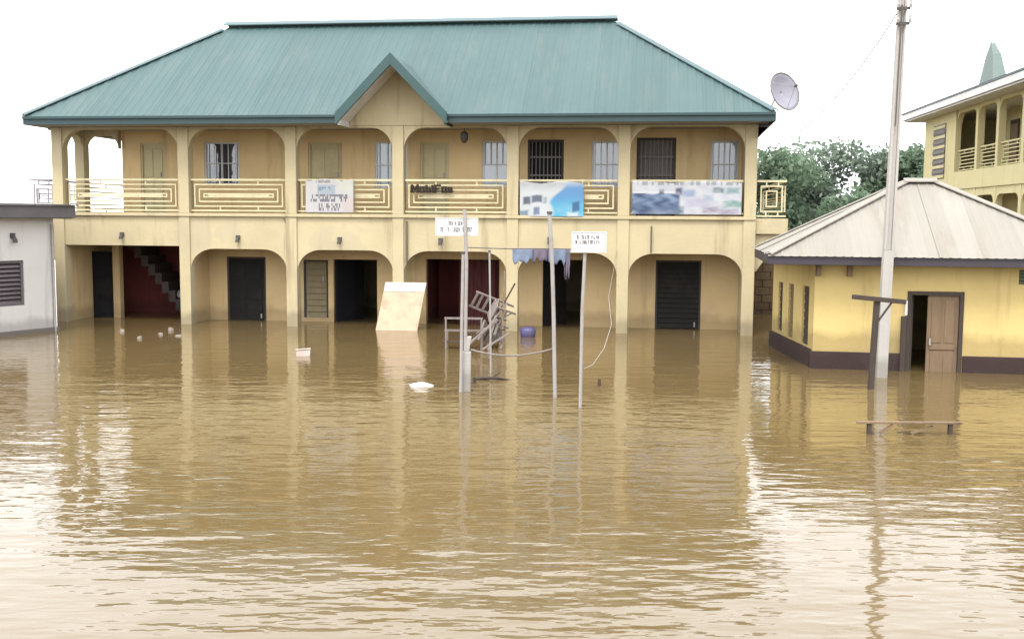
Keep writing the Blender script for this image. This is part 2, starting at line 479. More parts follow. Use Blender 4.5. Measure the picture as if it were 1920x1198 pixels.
# walls, upper floor
UP = [(1.66, 2.34, 2.78, 4.60), (3.42, 4.36, 3.52, 4.62), (6.22, 7.12, 2.78, 4.60), (7.98, 8.84, 3.45, 4.62), (9.16, 9.90, 2.78, 4.60),
      (10.74, 11.48, 3.48, 4.62), (11.90, 12.80, 2.78, 4.66), (13.50, 14.24, 3.48, 4.62), (14.60, 15.56, 2.78, 4.70), (16.40, 17.06, 3.48, 4.62)]
wall_with_holes(1.15, 17.14, 2.78, 4.91, VB, VB + 0.18, UP).build("wall", TAN, bld)
box("wall", (1.15, 1.33, VB + 0.18, 6.0, 2.78, 4.91), CREAM, bld)
box("wall", (17.14, 17.38, 0.26, 6.0, 2.78, 4.91), CREAM, bld)
box("wall", (1.33, 17.14, 5.8, 6.0, 2.78, 4.91), CREAM, bld)
# left end veranda: second column and the cross arch to the corner of the rooms
box("column", (-0.04, 0.22, 1.04, 1.32, 2.78, 4.91), CREAM, bld, 0.012)
arch_panel(0.22, 1.15, 4.78, 4.91, 1.10, 1.28, 0.30, 0.34).build("arch", CREAM, bld)
side = MB()
for (va, vb) in ((0.26, 1.04),):
    am = arch_panel(va, vb, 4.78, 4.91, -0.02, 0.18, 0.25, 0.35)
    am.v = [(y, x, z) for x, y, z in am.v]; am.f = [f[::-1] for f in am.f]
    am.build("arch", CREAM, bld)
# gable pediment over the middle column
gm = MB()
gw = [(7.70, 4.91), (10.20, 4.91), (10.20, 5.05), (8.95, 6.32), (7.70, 5.05)]
gm.face([(u, -0.02, z) for u, z in gw]); gm.face([(u, 0.2, z) for u, z in gw][::-1])
for (a, b) in zip(gw, gw[1:] + gw[:1]):
    gm.face([(b[0], -0.02, b[1]), (a[0], -0.02, a[1]), (a[0], 0.2, a[1]), (b[0], 0.2, b[1])])
gm.build("gable_wall", CREAM, bld)

# ---- roof: corrugated sheets on the slopes, ridge and hip caps, fascia and barge boards
roof = MB()
U0, U1, V0, V1, ZE, ZR = -0.30, 17.70, -0.80, 6.80, 5.12, 7.84
RUN = 3.80; SL = (ZR - ZE) / RUN
GA, GZ, GS = 8.95, 6.47, 1.03                            # gable axis, ridge height, slope
deck = [(U0, V0), (U1, V0), (U1, V1), (U0, V1)]
d0 = 0.03
A_, B_ = (U0 + RUN, V0 + RUN), (U1 - RUN, V0 + RUN)
roof.face([(U0, V1, ZE - d0), (U0 + RUN, V0 + RUN, ZR - d0), (U1 - RUN, V0 + RUN, ZR - d0), (U1, V1, ZE - d0)][::-1])
rf = roof.build("roof", TEALROOF2, bld)
def zmain(v): return ZE + (v - V0) * SL
def strip(ua, ub, pitch, lo, hi, point, nrm, h=0.022):
    """one corrugated sheet: profile along the eave, clipped at both ends by lo(u) and hi(u)"""
    m = MB(); prof = []
    k = math.floor(ua / pitch)
    u = k * pitch
    while u < ub + pitch:
        for f_, hh in ((0.0, 0.0), (0.55, 0.0), (0.68, 1.0), (0.87, 1.0)):
            x = u + f_ * pitch
            if ua - 1e-6 <= x <= ub + 1e-6: prof.append((x, hh * h))
        u += pitch
    if not prof or prof[0][0] > ua + 1e-4: prof.insert(0, (ua, prof[0][1] if prof else 0))
    if prof[-1][0] < ub - 1e-4: prof.append((ub, prof[-1][1]))
    rows = []
    for x, hh in prof:
        a, b = lo(x), hi(x)
        if b < a: a = b
        p, q = point(x, a), point(x, b)
        i = len(m.v)
        m.v += [tuple(p + nrm * hh), tuple(q + nrm * hh)]
        rows.append((i, i + 1))
    for (a, b), (c, d) in zip(rows[:-1], rows[1:]): m.f.append((a, c, d, b))
    return m
def front_lo(u):
    if abs(u - GA) < 1.30:
        zg = GZ - abs(u - GA) * GS - 0.01
        return max(V0, V0 + (zg - ZE) / SL)
    return V0 - 0.05
def front_hi(u): return V0 + min(RUN, u - U0, U1 - u)
nf = Vector((0, -SL, 1)).normalized()
edges = list(np.arange(U0, U1, 0.82)) + [U1]
cuts = sorted(set([round(e, 3) for e in edges] + [GA - 1.30, GA, GA + 1.30, U0 + RUN, U1 - RUN]))
merged = [cuts[0]]
for c in cuts[1:]:
    if c - merged[-1] < 0.12 and c not in (GA - 1.30, GA, GA + 1.30, U1): continue
    merged.append(c)
for n_, (a, b) in enumerate(zip(merged[:-1], merged[1:])):
    if b - a < 0.02: continue
    off = 0.003 if n_ % 2 else 0.0
    m = strip(a, b, 0.205, front_lo, front_hi, lambda u, v: Vector((u, v, zmain(v))) + nf * off, nf, 0.010)
    m.build("roof_sheet", ROOF, rf)
# hip ends
for sgn, ue in ((-1, U0), (1, U1)):
    nrm = Vector((sgn * SL, 0, 1)).normalized()
    for k in range(10):
        va, vb = V0 + 0.76 * k, V0 + 0.76 * (k + 1)
        m = strip(va, vb, 0.205, lambda v: 0.0, lambda v: min(v - V0, V1 - v, RUN),
                  lambda v, r: Vector((ue - sgn * r, v, ZE + r * SL)), nrm)
        if sgn > 0: m.f = [f for f in m.f]
        else: m.f = [f[::-1] for f in m.f]
        m.build("roof_sheet", ROOF, rf)
# ridge and hip caps
def cap(a, b, w, mat, name, drop=0.5, t=0.02):
    a, b = Vector(a), Vector(b); d = (b - a).normalized()
    s_ = d.cross(Vector((0, 0, 1))).normalized()
    m = MB()
    for sg in (-1, 1):
        e = s_ * sg * w - Vector((0, 0, w * drop))
        q = [a + Vector((0, 0, t)), b + Vector((0, 0, t)), b + e + Vector((0, 0, t)), a + e + Vector((0, 0, t))]
        m.face(q if sg > 0 else q[::-1]); m.face([p - Vector((0, 0, t)) for p in (q[::-1] if sg > 0 else q)])
        for i in range(4):
            p, r_ = q[i], q[(i + 1) % 4]
            m.face([p, p - Vector((0, 0, t)), r_ - Vector((0, 0, t)), r_])
    return m.build(name, mat, rf)
zr = ZR + 0.05
cap((A_[0] - 0.12, A_[1], zr + 0.07), (B_[0] + 0.12, B_[1], zr + 0.07), 0.20, RIDGE, "ridge_cap", 0.55)
for (p, q) in (((U0 + RUN, V0 + RUN), (U0, V0)), ((U1 - RUN, V0 + RUN), (U1, V0)), ((U0 + RUN, V0 + RUN), (U0, V1)), ((U1 - RUN, V0 + RUN), (U1, V1))):
    d = Vector((q[0] - p[0], q[1] - p[1], 0)).normalized()
    cap((p[0] + d.x * 0.25, p[1] + d.y * 0.25, zr - 0.25 * SL * 0.7), (q[0], q[1], ZE + 0.05), 0.13, RIDGE, "hip_cap", 0.42)
# fascia
for (a, b) in ((U0, 7.66), (10.24, U1)):
    MB().box(a, b, V0 - 0.01, V0 + 0.02, 4.90, 5.10).build("fascia", TEAL, bld, 0.004)
    MB().box(a, b, V0 - 0.055, V0 - 0.012, 5.03, 5.10).build("gutter", TEAL, bld, 0.008)
for u in (U0, U1):
    MB().box(u - 0.02, u + 0.012, V0 + 0.022, V1, 4.90, 5.10).build("fascia", TEAL, bld)
for ua, ub in ((U0 + 0.03, 0.0), (17.36, U1 - 0.03)):   # side soffits
    MB().box(ua, ub if ub > ua else ub, 0.215, V1 - 0.05, 4.855, 4.90).build("soffit", SOFFIT, bld)
# gable roof and barge boards
for sg in (-1, 1):
    ap_f, ap_b = Vector((GA, -0.92, GZ)), Vector((GA, V0 + (GZ - ZE) / SL + 0.15, GZ))
    lo_f = Vector((GA + sg * 1.31, -0.92, GZ - 1.31 * GS)); lo_b = Vector((GA + sg * 1.31, V0 + 0.1, GZ - 1.31 * GS))
    nrm = Vector((sg * GS, 0, 1)).normalized() * 0.04
    low = [ap_f - nrm, lo_f - nrm, lo_b - nrm, ap_b - nrm]; top = [ap_f, lo_f, lo_b, ap_b]
    if sg < 0: low, top = low[::-1], top[::-1]
    MB().hexa(low + top).build("gable_roof", ROOF, bld)
    # barge board: deep plank along the rake
    t = 0.28
    p0, p1 = Vector((GA, -0.93, GZ + 0.03)), Vector((GA + sg * 1.33, -0.93, GZ + 0.03 - 1.33 * GS))
    dn = Vector((0, 0, -t)); bk = Vector((0, 0.035, 0)); fw_ = Vector((0, -0.035, 0))
    q = [p0 + fw_ + dn, p1 + fw_ + dn, p1 + bk + dn, p0 + bk + dn, p0 + fw_, p1 + fw_, p1 + bk, p0 + bk]
    if sg < 0: q = [q[1], q[0], q[3], q[2], q[5], q[4], q[7], q[6]]
    MB().hexa(q).build("barge_board", TEALBARGE, bld, 0.004)
    # soffit under the rake; left one coloured white to look lit
    a, b = p0 + Vector((0, 0.04, -t + 0.05)), p1 + Vector((0, 0.04, -t + 0.05)); back = Vector((0, 0.84, 0)); up = Vector((0, 0, 0.03))
    q = [a, b, b + back, a + back, a + up, b + up, b + back + up, a + back + up]
    if sg < 0: q = [q[1], q[0], q[3], q[2], q[5], q[4], q[7], q[6]]
    MB().hexa(q).build("gable_soffit", WHITEP if sg < 0 else SOFFIT, bld)
    # side cheek below the lowered eave
    MB().box(min(GA + sg * 1.25, GA + sg * 1.29), max(GA + sg * 1.25, GA + sg * 1.29), -0.88, -0.03, 4.86, 5.08).build("gable_cheek", WHITEP if sg < 0 else TEAL, bld)
RB = (0.045, -0.045)

sl_ = MB().hexa([(17.385, -0.70, 4.60), (17.40, -0.70, 4.585), (17.40, 6.7, 4.585), (17.385, 6.7, 4.60),
                 (17.64, -0.70, 4.853), (17.665, -0.70, 4.853), (17.665, 6.7, 4.853), (17.64, 6.7, 4.853)])
sl_.build("side_soffit", SOFFIT, bld)
# ---- railings: concentric bar pattern
def railing(u0, u1, v, z0=2.83, z1=3.63, axis='u', parent=bld, mat=RAILY, rings=3):
    rr = MB(); t = 0.032
    def put(a, b, c, d, th=t, name="bar"):
        m = MB()
        if axis == 'u': m.box(a, b, v - th / 2, v + th / 2, c, d)
        else: m.box(v - th / 2, v + th / 2, a, b, c, d)
        return m
    top = put(u0, u1, z1 - 0.05, z1, 0.055).build("railing", mat, parent, 0.004)
    put(u0, u1, z0, z0 + 0.035, 0.04).build("bar", mat, top)
    L_ = u1 - u0; H_ = z1 - 0.05 - z0 - 0.035
    n = 0
    for k in range(1, rings + 1):
        du, dz = 0.085 + 0.12 * (k - 1), 0.075 + 0.115 * (k - 1)
        a, b, c, d = u0 + du, u1 - du, z0 + 0.035 + dz, z1 - 0.05 - dz
        if b - a < 0.2 or d - c < 0.06: break
        put(a, b, d - t, d, t).build("bar", mat, top)
        put(a, b, c, c + t, t).build("bar", mat, top)
        put(a, a + t, c + t, d - t, t * .94).build("bar", mat, top)
        put(b - t, b, c + t, d - t, t * .94).build("bar", mat, top)
    mid = z0 + 0.035 + H_ / 2
    a, b = u0 + 0.085 + 0.12 * rings, u1 - 0.085 - 0.12 * rings
    if b > a + 0.3: put(a, b, mid - t / 2, mid + t / 2, t * .9).build("bar", mat, top)
    for u in (u0 + L_ * 0.30, u0 + L_ * 0.70):
        put(u, u + t, z0 + 0.035, z0 + 0.035 + 0.075, t * .9).build("bar", mat, top)
        put(u, u + t, z1 - 0.05 - 0.075, z1 - 0.05, t * .9).build("bar", mat, top)
    return top
for i in range(6):
    railing(C[i] + HW + 0.01, C[i + 1] - HW - 0.01, 0.08)
railing(17.42, 18.10, 0.16, 2.78, 3.63)
railing(0.18, 5.5, 18.08, 2.78, 3.63, axis='v')
railing(-0.76, -0.06, 0.16, 2.78, 3.63, mat=LILAC)
railing(0.18, 5.5, -0.74, 2.78, 3.63, axis='v', mat=LILAC)

# ---- doors and windows
def door(u0, u1, z0, z1, v, mat, panels=2, name="door", slats=0, frame=WOODDK):
    d = MB().box(u0 + 0.05, u1 - 0.05, v + 0.06, v + 0.10, z0, z1 - 0.05).build(name, mat, bld)
    f = MB(); f.box(u0 + .002, u0 + 0.05, v + 0.02, v + 0.12, z0, z1 - .002); f.box(u1 - 0.05, u1 - .002, v + 0.02, v + 0.12, z0, z1 - .002); f.box(u0 + 0.05, u1 - 0.05, v + 0.02, v + 0.12, z1 - 0.05, z1 - .002)
    f.build("frame", frame, d)
    if slats:
        h = (z1 - 0.07 - max(z0, -0.1)) / slats
        for k in range(slats):
            zb = max(z0, -0.1) + k * h
            MB().hexa([(u0 + .06, v + .025, zb), (u1 - .06, v + .025, zb), (u1 - .06, v + .055, zb), (u0 + .06, v + .055, zb),
                       (u0 + .06, v + .045, zb + h * .8), (u1 - .06, v + .045, zb + h * .8), (u1 - .06, v + .055, zb + h * .8), (u0 + .06, v + .055, zb + h * .8)]).build("slat", mat, d)
    else:
        w = (u1 - u0 - 0.1)
        zz = max(z0, -0.1)
        for r_ in range(panels):
            ha = zz + 0.1 + r_ * (z1 - zz - 0.15) / panels; hb = zz + (r_ + 1) * (z1 - zz - 0.15) / panels
            for cidx in range(2):
                a = u0 + 0.05 + w * (0.08 + 0.46 * cidx); b = a + w * 0.38
                MB().box(a, b, v + 0.045, v + 0.06, ha, hb).build("panel", mat, d, 0.006)
    MB().box(u1 - 0.16, u1 - 0.13, v + 0.01, v + 0.06, z0 + 0.95, z0 + 1.07).build("handle", PIPEM, d)
    return d
def window(u0, u1, z0, z1, v, glass, bar, nb=5, frame=BARW, hb=(0.5,), part_bar_top=None):
    w = MB(); t = 0.045
    w.box(u0 + .002, u1 - .002, v + 0.02, v + 0.10, z0 + .002, z0 + t); w.box(u0 + .002, u1 - .002, v + 0.02, v + 0.10, z1 - t, z1 - .002)
    w.box(u0 + .002, u0 + t, v + 0.02, v + 0.10, z0 + t, z1 - t); w.box(u1 - t, u1 - .002, v + 0.02, v + 0.10, z0 + t, z1 - t)
    um = (u0 + u1) / 2
    w.box(um - .018, um + .018, v + 0.03, v + 0.09, z0 + t, z1 - t)
    o = w.build("window", frame, bld)
    for a, b in ((u0 + t, um - .018), (um + .018, u1 - t)):
        MB().box(a, b, v + 0.055, v + 0.065, z0 + t, z1 - t).build("pane", glass, o)
    for k in range(nb):
        u = u0 + (k + 0.5) * (u1 - u0) / nb
        MB().box(u - .009, u + .009, v - 0.02, v - 0.002, (z0 if part_bar_top is None else z0 + (z1 - z0) * part_bar_top), z1).build("bar", bar, o)
    for h in hb:
        z = z0 + (z1 - z0) * h
        MB().box(u0, u1, v - 0.032, v - 0.02, z - .01, z + .01).build("bar", bar, o)
    return o
def barred_gate(u0, u1, z0, z1, v, back, bar):
    d = MB().box(u0 + .05, u1 - .05, v + .10, v + .13, z0, z1 - .05).build("door", back, bld)
    f = MB(); f.box(u0 + .002, u0 + .06, v - .01, v + .1, z0, z1 - .002); f.box(u1 - .06, u1 - .002, v - .01, v + .1, z0, z1 - .002); f.box(u0 + .06, u1 - .06, v - .01, v + .1, z1 - .06, z1 - .002)
    f.build("frame", WOODDK, d)
    n = 8
    for k in range(n):
        u = u0 + .06 + (k + .5) * (u1 - u0 - .12) / n
        MB().box(u - .012, u + .012, v + .0, v + .03, z0, z1 - .06).build("bar", bar, d)
    for z in (z0 + .5, z0 + 1.0, z0 + 1.45):
        MB().box(u0 + .06, u1 - .06, v - .005, v + .035, z - .02, z + .02).build("bar", bar, d)
    return d
# upper floor
door(1.66, 2.34, 2.78, 4.60, VB, DOORGRN, frame=DOORGRN)
window(3.42, 4.36, 3.52, 4.62, VB, GL_DARK, BARW, 5)
door(6.22, 7.12, 2.78, 4.60, VB, DOORGRN, frame=DOORGRN)
window(7.98, 8.84, 3.45, 4.62, VB, GL_PALE, BARW, 4)
door(9.16, 9.90, 2.78, 4.60, VB, DOORGRN, frame=DOORGRN)
window(10.74, 11.48, 3.48, 4.62, VB, GL_PALE, BARW, 5, part_bar_top=0.5)
barred_gate(11.90, 12.80, 2.78, 4.66, VB, DOORDK, BARD)
window(13.50, 14.24, 3.48, 4.62, VB, GL_PALE, BARW, 5)
barred_gate(14.60, 15.56, 2.78, 4.70, VB, GREYPL, BARD)
window(16.40, 17.06, 3.48, 4.62, VB, GL_BLUE, BARW, 5)
# ground floor
door(3.98, 5.04, -0.9, 1.66, VB, DOORDK, 3)
lou = door(6.06, 6.72, 0.1, 1.60, VB, SHUTTER, slats=9, name="shutter", frame=WOODDK)
od = MB().box(0, 0.05, 0, 1.1, -0.9, 1.58).build("door", DOORBLUE, bld, loc=(6.90, VB + 0.06, 0)); od.rotation_euler = (0, 0, R(-24))
cur = MB()
nn = 40
for k in range(nn):
    ua, ub = 10.1 + k * 0.028, 10.1 + (k + 1) * 0.028
    va, vb = VB + 0.3 + 0.05 * math.sin(k * 0.9), VB + 0.3 + 0.05 * math.sin((k + 1) * 0.9)
    cur.face([(ua, va, -0.3), (ub, vb, -0.3), (ub, vb, 1.62), (ua, va, 1.62)])
cur.build("curtain", CURTAIN, bld, smooth=True)
door(15.12, 16.24, -0.9, 1.70, VB, DOORDK, slats=14)
bd = MB().box(0.20, 0.79, VB + 0.05, VB + 0.10, -0.9, 1.75).build("door", DOORBLUE, bld)
for k in range(3): MB().box(0.27, 0.72, VB + 0.03, VB + 0.05, -0.1 + k * 0.62, 0.42 + k * 0.62).build("panel", DOORBLUE, bd, 0.006)
od2 = MB().box(0, 0.92, 0, 0.05, -0.9, 1.60).build("door", DOORDK, bld, loc=(12.34, VB + 0.12, 0)); od2.rotation_euler = (0, 0, R(58))
# stair flight in the first bay, rising to the left
st = MB(); ns = 12
prof_lo = []
for k in range(ns):
    ua, ub = 3.28 - k * 0.19, 3.28 - (k + 1) * 0.19
    zt = -0.7 + (k + 1) * 0.235
    MBk = MB().box(ub, ua, 1.75, 2.75, zt - 0.30, zt)
    st.v, st.f = st.v, st.f
    i = len(st.v); st.v += MBk.v; st.f += [tuple(i + q for q in f) for f in MBk.f]
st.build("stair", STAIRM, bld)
# lamps over the lower arches
for u, z in ((1.78, 2.17), (4.83, 2.12), (7.43, 2.10), (9.95, 2.1), (12.6, 2.15)):
    l_ = MB().box(u - 0.05, u + 0.05, -0.05, -0.001, z + .03, z + 0.12).build("wall_lamp", DARKFIT, bld)
    MB().tube([(u, -0.06, z + 0.05), (u, -0.09, z), (u, -0.09, z - 0.05)], [0.03, 0.045, 0.05], 8).build("lamp_shade", DARKFIT, l_)
# downpipe and loose cable on the front beam
MB().tube([(9.12, -0.07, 2.62), (9.12, -0.07, 1.6)], 0.028).build("downpipe", BROWNPIPE, bld)
MB().tube([(15.0, -0.04, 2.55), (15.0, -0.04, 1.92)], 0.018).build("downpipe", BROWNPIPE, bld)
MB().tube([(6.02 + 0.12 * math.sin(t * 2.2) * (1 - t) + .14 * t, -0.03, 2.66 - t * 0.75) for t in np.linspace(0, 1, 10)], 0.011, 5).build("cable", BROWNPIPE, bld)

# hanging lamp in the fourth bay
hl = empty("hanging_lamp", W(10.42, 0.55, 4.91), BR)
tag(hl, "dark lamp hanging from the veranda ceiling of the upper floor, right of the gable", "lamp")
MB().tube([(0, 0, 0), (0, 0, -0.10)], 0.012).build("rod", DARKFIT, hl)
MB().tube([(0, 0, -0.10), (0, 0, -0.16), (0, 0, -0.30), (0, 0, -0.38)], [0.05, 0.10, 0.095, 0.04], 10).build("lamp_shade", DARKFIT, hl)

# ------------------------------------------------------------------ banners on the railing (printed vinyl)
def printed_sheet(name, u0, u1, z0, z1, v, fn, label, cat, group, nu=110, nz=44, wob=0.02, seed=0):
    r_ = np.random.default_rng(seed); ph = r_.random(4) * 6
    t = empty(name, W(u0, v, z0), BR); tag(t, label, cat, group)
    me = bpy.data.meshes.new("sheet")
    vs, fs, cols = [], [], []
    w, h = u1 - u0, z1 - z0
    for k in range(nz + 1):
        for i in range(nu + 1):
            s, q = i / nu, k / nz
            y = wob * (math.sin(5 * s + ph[0]) + 0.6 * math.sin(11 * s + 3 * q + ph[1])) * 0.5
            zz = q * h - (0.02 * math.sin(s * 9 + ph[2]) if k == nz else 0)
            vs.append((s * w, y - 0.02, zz)); cols.append((*fn(s, q, r_), 1))
    for k in range(nz):
        for i in range(nu):
            a = k * (nu + 1) + i; fs.append((a, a + 1, a + nu + 2, a + nu + 1))
    me.from_pydata(vs, [], fs); me.materials.append(PRINT); me.shade_smooth()
    ca = me.color_attributes.new("print", 'FLOAT_COLOR', 'POINT')
    ca.data.foreach_set("color", np.array(cols, dtype=np.float32).ravel())
    o = link("sheet", me, t)
    sm = o.modifiers.new("thick", 'SOLIDIFY'); sm.thickness = 0.004
    for s in (0.02, 0.98):
        MB().tube([(s * w, -0.02, h - 0.02), (s * w, 0.10, h + 0.01)], 0.008, 5).build("tie", WHITEP, t)
    return t
def lerp(a, b, k): return tuple(x + (y - x) * k for x, y in zip(a, b))
def textrow(s, q, q0, q1, s0, s1, seed, dens=0.62, n=22):
    """a row of strokes standing for lettering too soft to read in the photograph"""
    n = int(n * 1.7)
    if not (q0 < q < q1 and s0 < s < s1): return False
    k = int((s - s0) / (s1 - s0) * n)
    r = int((q - q0) / (q1 - q0) * 3)
    if (math.sin((k // 2) * 12.9898 + seed * 78.233) * 43758.5453) % 1.0 > 0.88: return False
    return (math.sin(k * 12.9898 + r * 37.719 + seed * 78.233) * 43758.5453) % 1.0 < dens
def b1(s, q, r_):
    c = (0.78, 0.76, 0.75)
    if 0.25 < s < 0.62 and 0.48 < q < 0.86: c = lerp(c, (0.40, 0.50, 0.60), 0.75)
    if s > 0.7 and q > 0.66: c = (0.80, 0.80, 0.70)
    if s > 0.78 and q < 0.5: c = lerp(c, (0.78, 0.66, 0.60), .6)
    if textrow(s, q, .90, .985, .22, .6, 4, .8, 9): c = (0.42, 0.38, 0.37)
    if textrow(s, q, .34, .56, .10, .88, 1, .62, 16): c = (0.24, 0.23, 0.27)
    if textrow(s, q, .06, .29, .28, .80, 7, .6, 12): c = (0.27, 0.23, 0.26)
    if textrow(s, q, .66, .78, .28, .55, 3, .6, 7): c = (0.24, 0.34, 0.42)
    return c
def ss(a, b, x):
    t = min(1, max(0, (x - a) / (b - a))); return t * t * (3 - 2 * t)
def blob(s, q, cs, cq, rs, rq, soft=0.5):
    return 1 - ss(1 - soft, 1 + soft * .6, max(abs(s - cs) / rs, abs(q - cq + .12 * rq * math.sin(30 * s + 9 * cs)) / rq))
def mott(s, q, f, seed):
    return .5 + .25 * (math.sin(f * s + seed + 1.7 * math.sin(f * .6 * q + seed)) + math.sin(f * .7 * q * .5 + f * .45 * s + 2 * seed + math.sin(f * .9 * s)))
def b3(s, q, r_):
    c = lerp((0.80, 0.83, 0.85), (0.62, 0.64, 0.66), ss(.68, .95, q) * (.6 + .4 * mott(s, q, 30, 1)))
    k = ss(-.03, .05, s - (0.48 + 0.42 * max(0, q - 0.42) + .03 * math.sin(q * 9)))
    bl = lerp(lerp((0.10, 0.58, 0.86), (0.14, 0.38, 0.72), ss(.15, .7, q)), (0.50, 0.62, 0.82), ss(.8, 1.0, q))
    bl = lerp(bl, (0.55, 0.78, 0.90), .5 * mott(s, q, 24, 2) * ss(.5, .1, q))
    c = lerp(c, bl, k)
    for (x, y, a_, b_, col) in ((.11, .46, .06, .12, (.10, .13, .19)), (.27, .52, .09, .11, (.12, .15, .23)), (.265, .16, .05, .12, (.20, .26, .42)), (.05, .07, .09, .12, (.25, .36, .44)), (.40, .48, .03, .10, (.45, .5, .55)), (.88, .30, .06, .15, (.04, .15, .34)), (.83, .03, .09, .10, (.78, .86, .84))):
        c = lerp(c, col, blob(s, q, x, y, a_, b_, .35) * .95)
    return c
def b4(s, q, r_):
    c = lerp((0.82, 0.82, 0.85), (0.58, 0.62, 0.74), mott(s, q, 34, 3) * .55)
    c = lerp(c, (0.42, 0.46, 0.48) if mott(s, 0, 90, 5) > .5 else c, ss(.86, .92, q))
    # a dark blue picture, like vehicles in a row under a pale band
    pic = ss(.455, .42, s) * ss(.70, .62, q - .05 * math.sin(s * 26))
    dk = lerp((0.04, 0.08, 0.20), (0.30, 0.42, 0.62), mott(s, q, 38, 7) * (.35 + .65 * ss(0, .6, q)))
    dk = lerp(dk, (0.55, 0.63, 0.76), .7 * ss(.20, .05, q) * mott(s, q, 21, 4))
    c = lerp(c, dk, pic)
    c = lerp(c, (0.86, 0.87, 0.90), ss(.05, .02, abs(q - .68)) * ss(.42, .38, s))
    for (x, y, a_, b_, col) in ((.27, .68, .025, .09, (.08, .11, .18)), (.43, .70, .035, .12, (.11, .09, .2)), (.45, .12, .03, .12, (.10, .2, .26)), (.79, .74, .055, .09, (.13, .22, .23)), (.92, .73, .065, .10, (.22, .40, .40)), (.93, .32, .10, .11, (.18, .40, .34)), (.72, .15, .08, .10, (.42, .36, .48)), (.60, .36, .12, .14, (.62, .58, .74)), (.52, .66, .06, .12, (.34, .46, .66)), (.70, .52, .05, .10, (.50, .56, .72)), (.88, .10, .10, .09, (.46, .40, .5))):
        c = lerp(c, col, blob(s, q, x, y, a_, b_, .5) * (.55 + .45 * mott(s, q, 60, y * 9)))
    return c
GB = "printed banners tied to the upper railing"
printed_sheet("banner", 6.60, 7.80, 2.81, 3.61, -0.06, b1, "small white banner with dark lettering and a blue patch, tied left of the gable", "banner", GB, seed=1)
printed_sheet("banner", 11.88, 13.40, 2.75, 3.56, -0.06, b3, "white and bright blue banner tied to the upper railing", "banner", GB, seed=2)
printed_sheet("banner", 14.54, 17.06, 2.82, 3.58, -0.06, b4, "longest banner, white and pink with a dark blue picture, filling the last bay", "banner", GB, 200, 44, seed=3)
LETTER = simple("brown_letter_paint", dim((0.035, 0.026, 0.018)), 0.8, spec=0.2)
# cut-out dark lettering fixed to the railing of the fourth bay
ls = empty("lettering_sign", W(9.22, -0.02, 3.30), BR)
tag(ls, "row of dark cut out letters fixed to the yellow railing", "sign")
x = 0.0
for k, (w, h) in enumerate(((.19, .20), (.13, .15), (.13, .19), (.05, .19), (.16, .20), (.13, .15), (.12, .14))):
    m = MB(); t = 0.052; d = (-0.03, 0.02)
    if k == 0:      # broad capital
        m.box(x, x + t, *d, 0, h); m.box(x + w - t, x + w, *d, 0, h); m.beam((x + t, 0, h - .03), (x + w / 2, 0, .06), .038, .035, (0, 1, 0)); m.beam((x + w / 2, 0.002, .06), (x + w - t, 0.002, h - .03), .038, .035, (0, 1, 0))
    elif k in (1, 5, 6):
        m.box(x, x + t, *d, 0, h); m.box(x + w - t, x + w, *d, 0, h); m.box(x + t, x + w - t, *d, 0, .035); m.box(x + t, x + w - t, *d, h - .035, h)
    elif k == 2:
        m.box(x, x + t, *d, 0, h); m.box(x + w - t, x + w, *d, 0, .13); m.box(x + t, x + w - t, *d, 0, .035); m.box(x + t, x + w - t, *d, .095, .13)
    elif k == 3: m.box(x, x + t, *d, 0, h)
    else:
        m.box(x, x + t, *d, 0, h); m.box(x + t, x + w, *d, h - .04, h); m.box(x + t, x + w * .8, *d, .085, .12)
    m.build("letter", LETTER, ls); x += w + 0.018
MB().box(-0.03, x + 0.01, 0.021, 0.032, 0.02, 0.05).build("backing_strip", DARKFIT, ls)

# satellite dish above the right eave corner
ds = empty("satellite_dish", W(17.96, 0.08, 5.64), 0)
tag(ds, "grey mesh satellite dish above the right corner of the teal roof", "dish")
ax = Vector((0.50, -0.80, 0.26)).normalized()
ex = ax.cross(Vector((0, 0, 1))).normalized(); ey = ex.cross(ax).normalized()
dm = MB(); RD = 0.44; nr, na = 6, 28
def dp(r_, t): return ex * (r_ * math.cos(t)) + ey * (r_ * math.sin(t)) + ax * (0.30 * r_ * r_ / RD - 0.1)
for k in range(nr + 1):
    for j in range(na):
        dm.v.append(tuple(dp(max(0.01, RD * k / nr), 2 * math.pi * j / na)))
for k in range(nr):
    for j in range(na):
        a0, a1 = k * na + j, k * na + (j + 1) % na
        dm.f.append((a0, a0 + na, a1 + na, a1))
do = dm.build("reflector", DISHM, ds, smooth=True); do.modifiers.new("thick", 'SOLIDIFY').thickness = 0.01
MB().tube([dp(RD + 0.005, 2 * math.pi * j / na) for j in range(na + 1)], 0.018, 6).build("rim", GREYPL, ds)
for t in (0.5, 2.6, 4.7):
    MB().tube([dp(RD * 0.9, t), ax * 0.36], 0.007, 5).build("strut", PIPEM, ds)
MB().tube([ax * 0.34, ax * 0.42], 0.03, 8).build("receiver", DARKFIT, ds)
MB().tube([-ax * 0.10, -ax * 0.24, Vector((-0.30, 0.12, -0.42)), Vector((-0.34, 0.14, -0.52))], 0.022, 6).build("mount", PIPEM, ds)

# ------------------------------------------------------------------ low whitewashed building at the left
LA = math.atan2(0.863, 0.505)                    # its visible wall runs away from the viewer
lb = empty("low_building", (-10.70, 24.93, 0), LA)
tag(lb, "low whitewashed building with a flat grey eave and louvred window beside the arcade", "building")
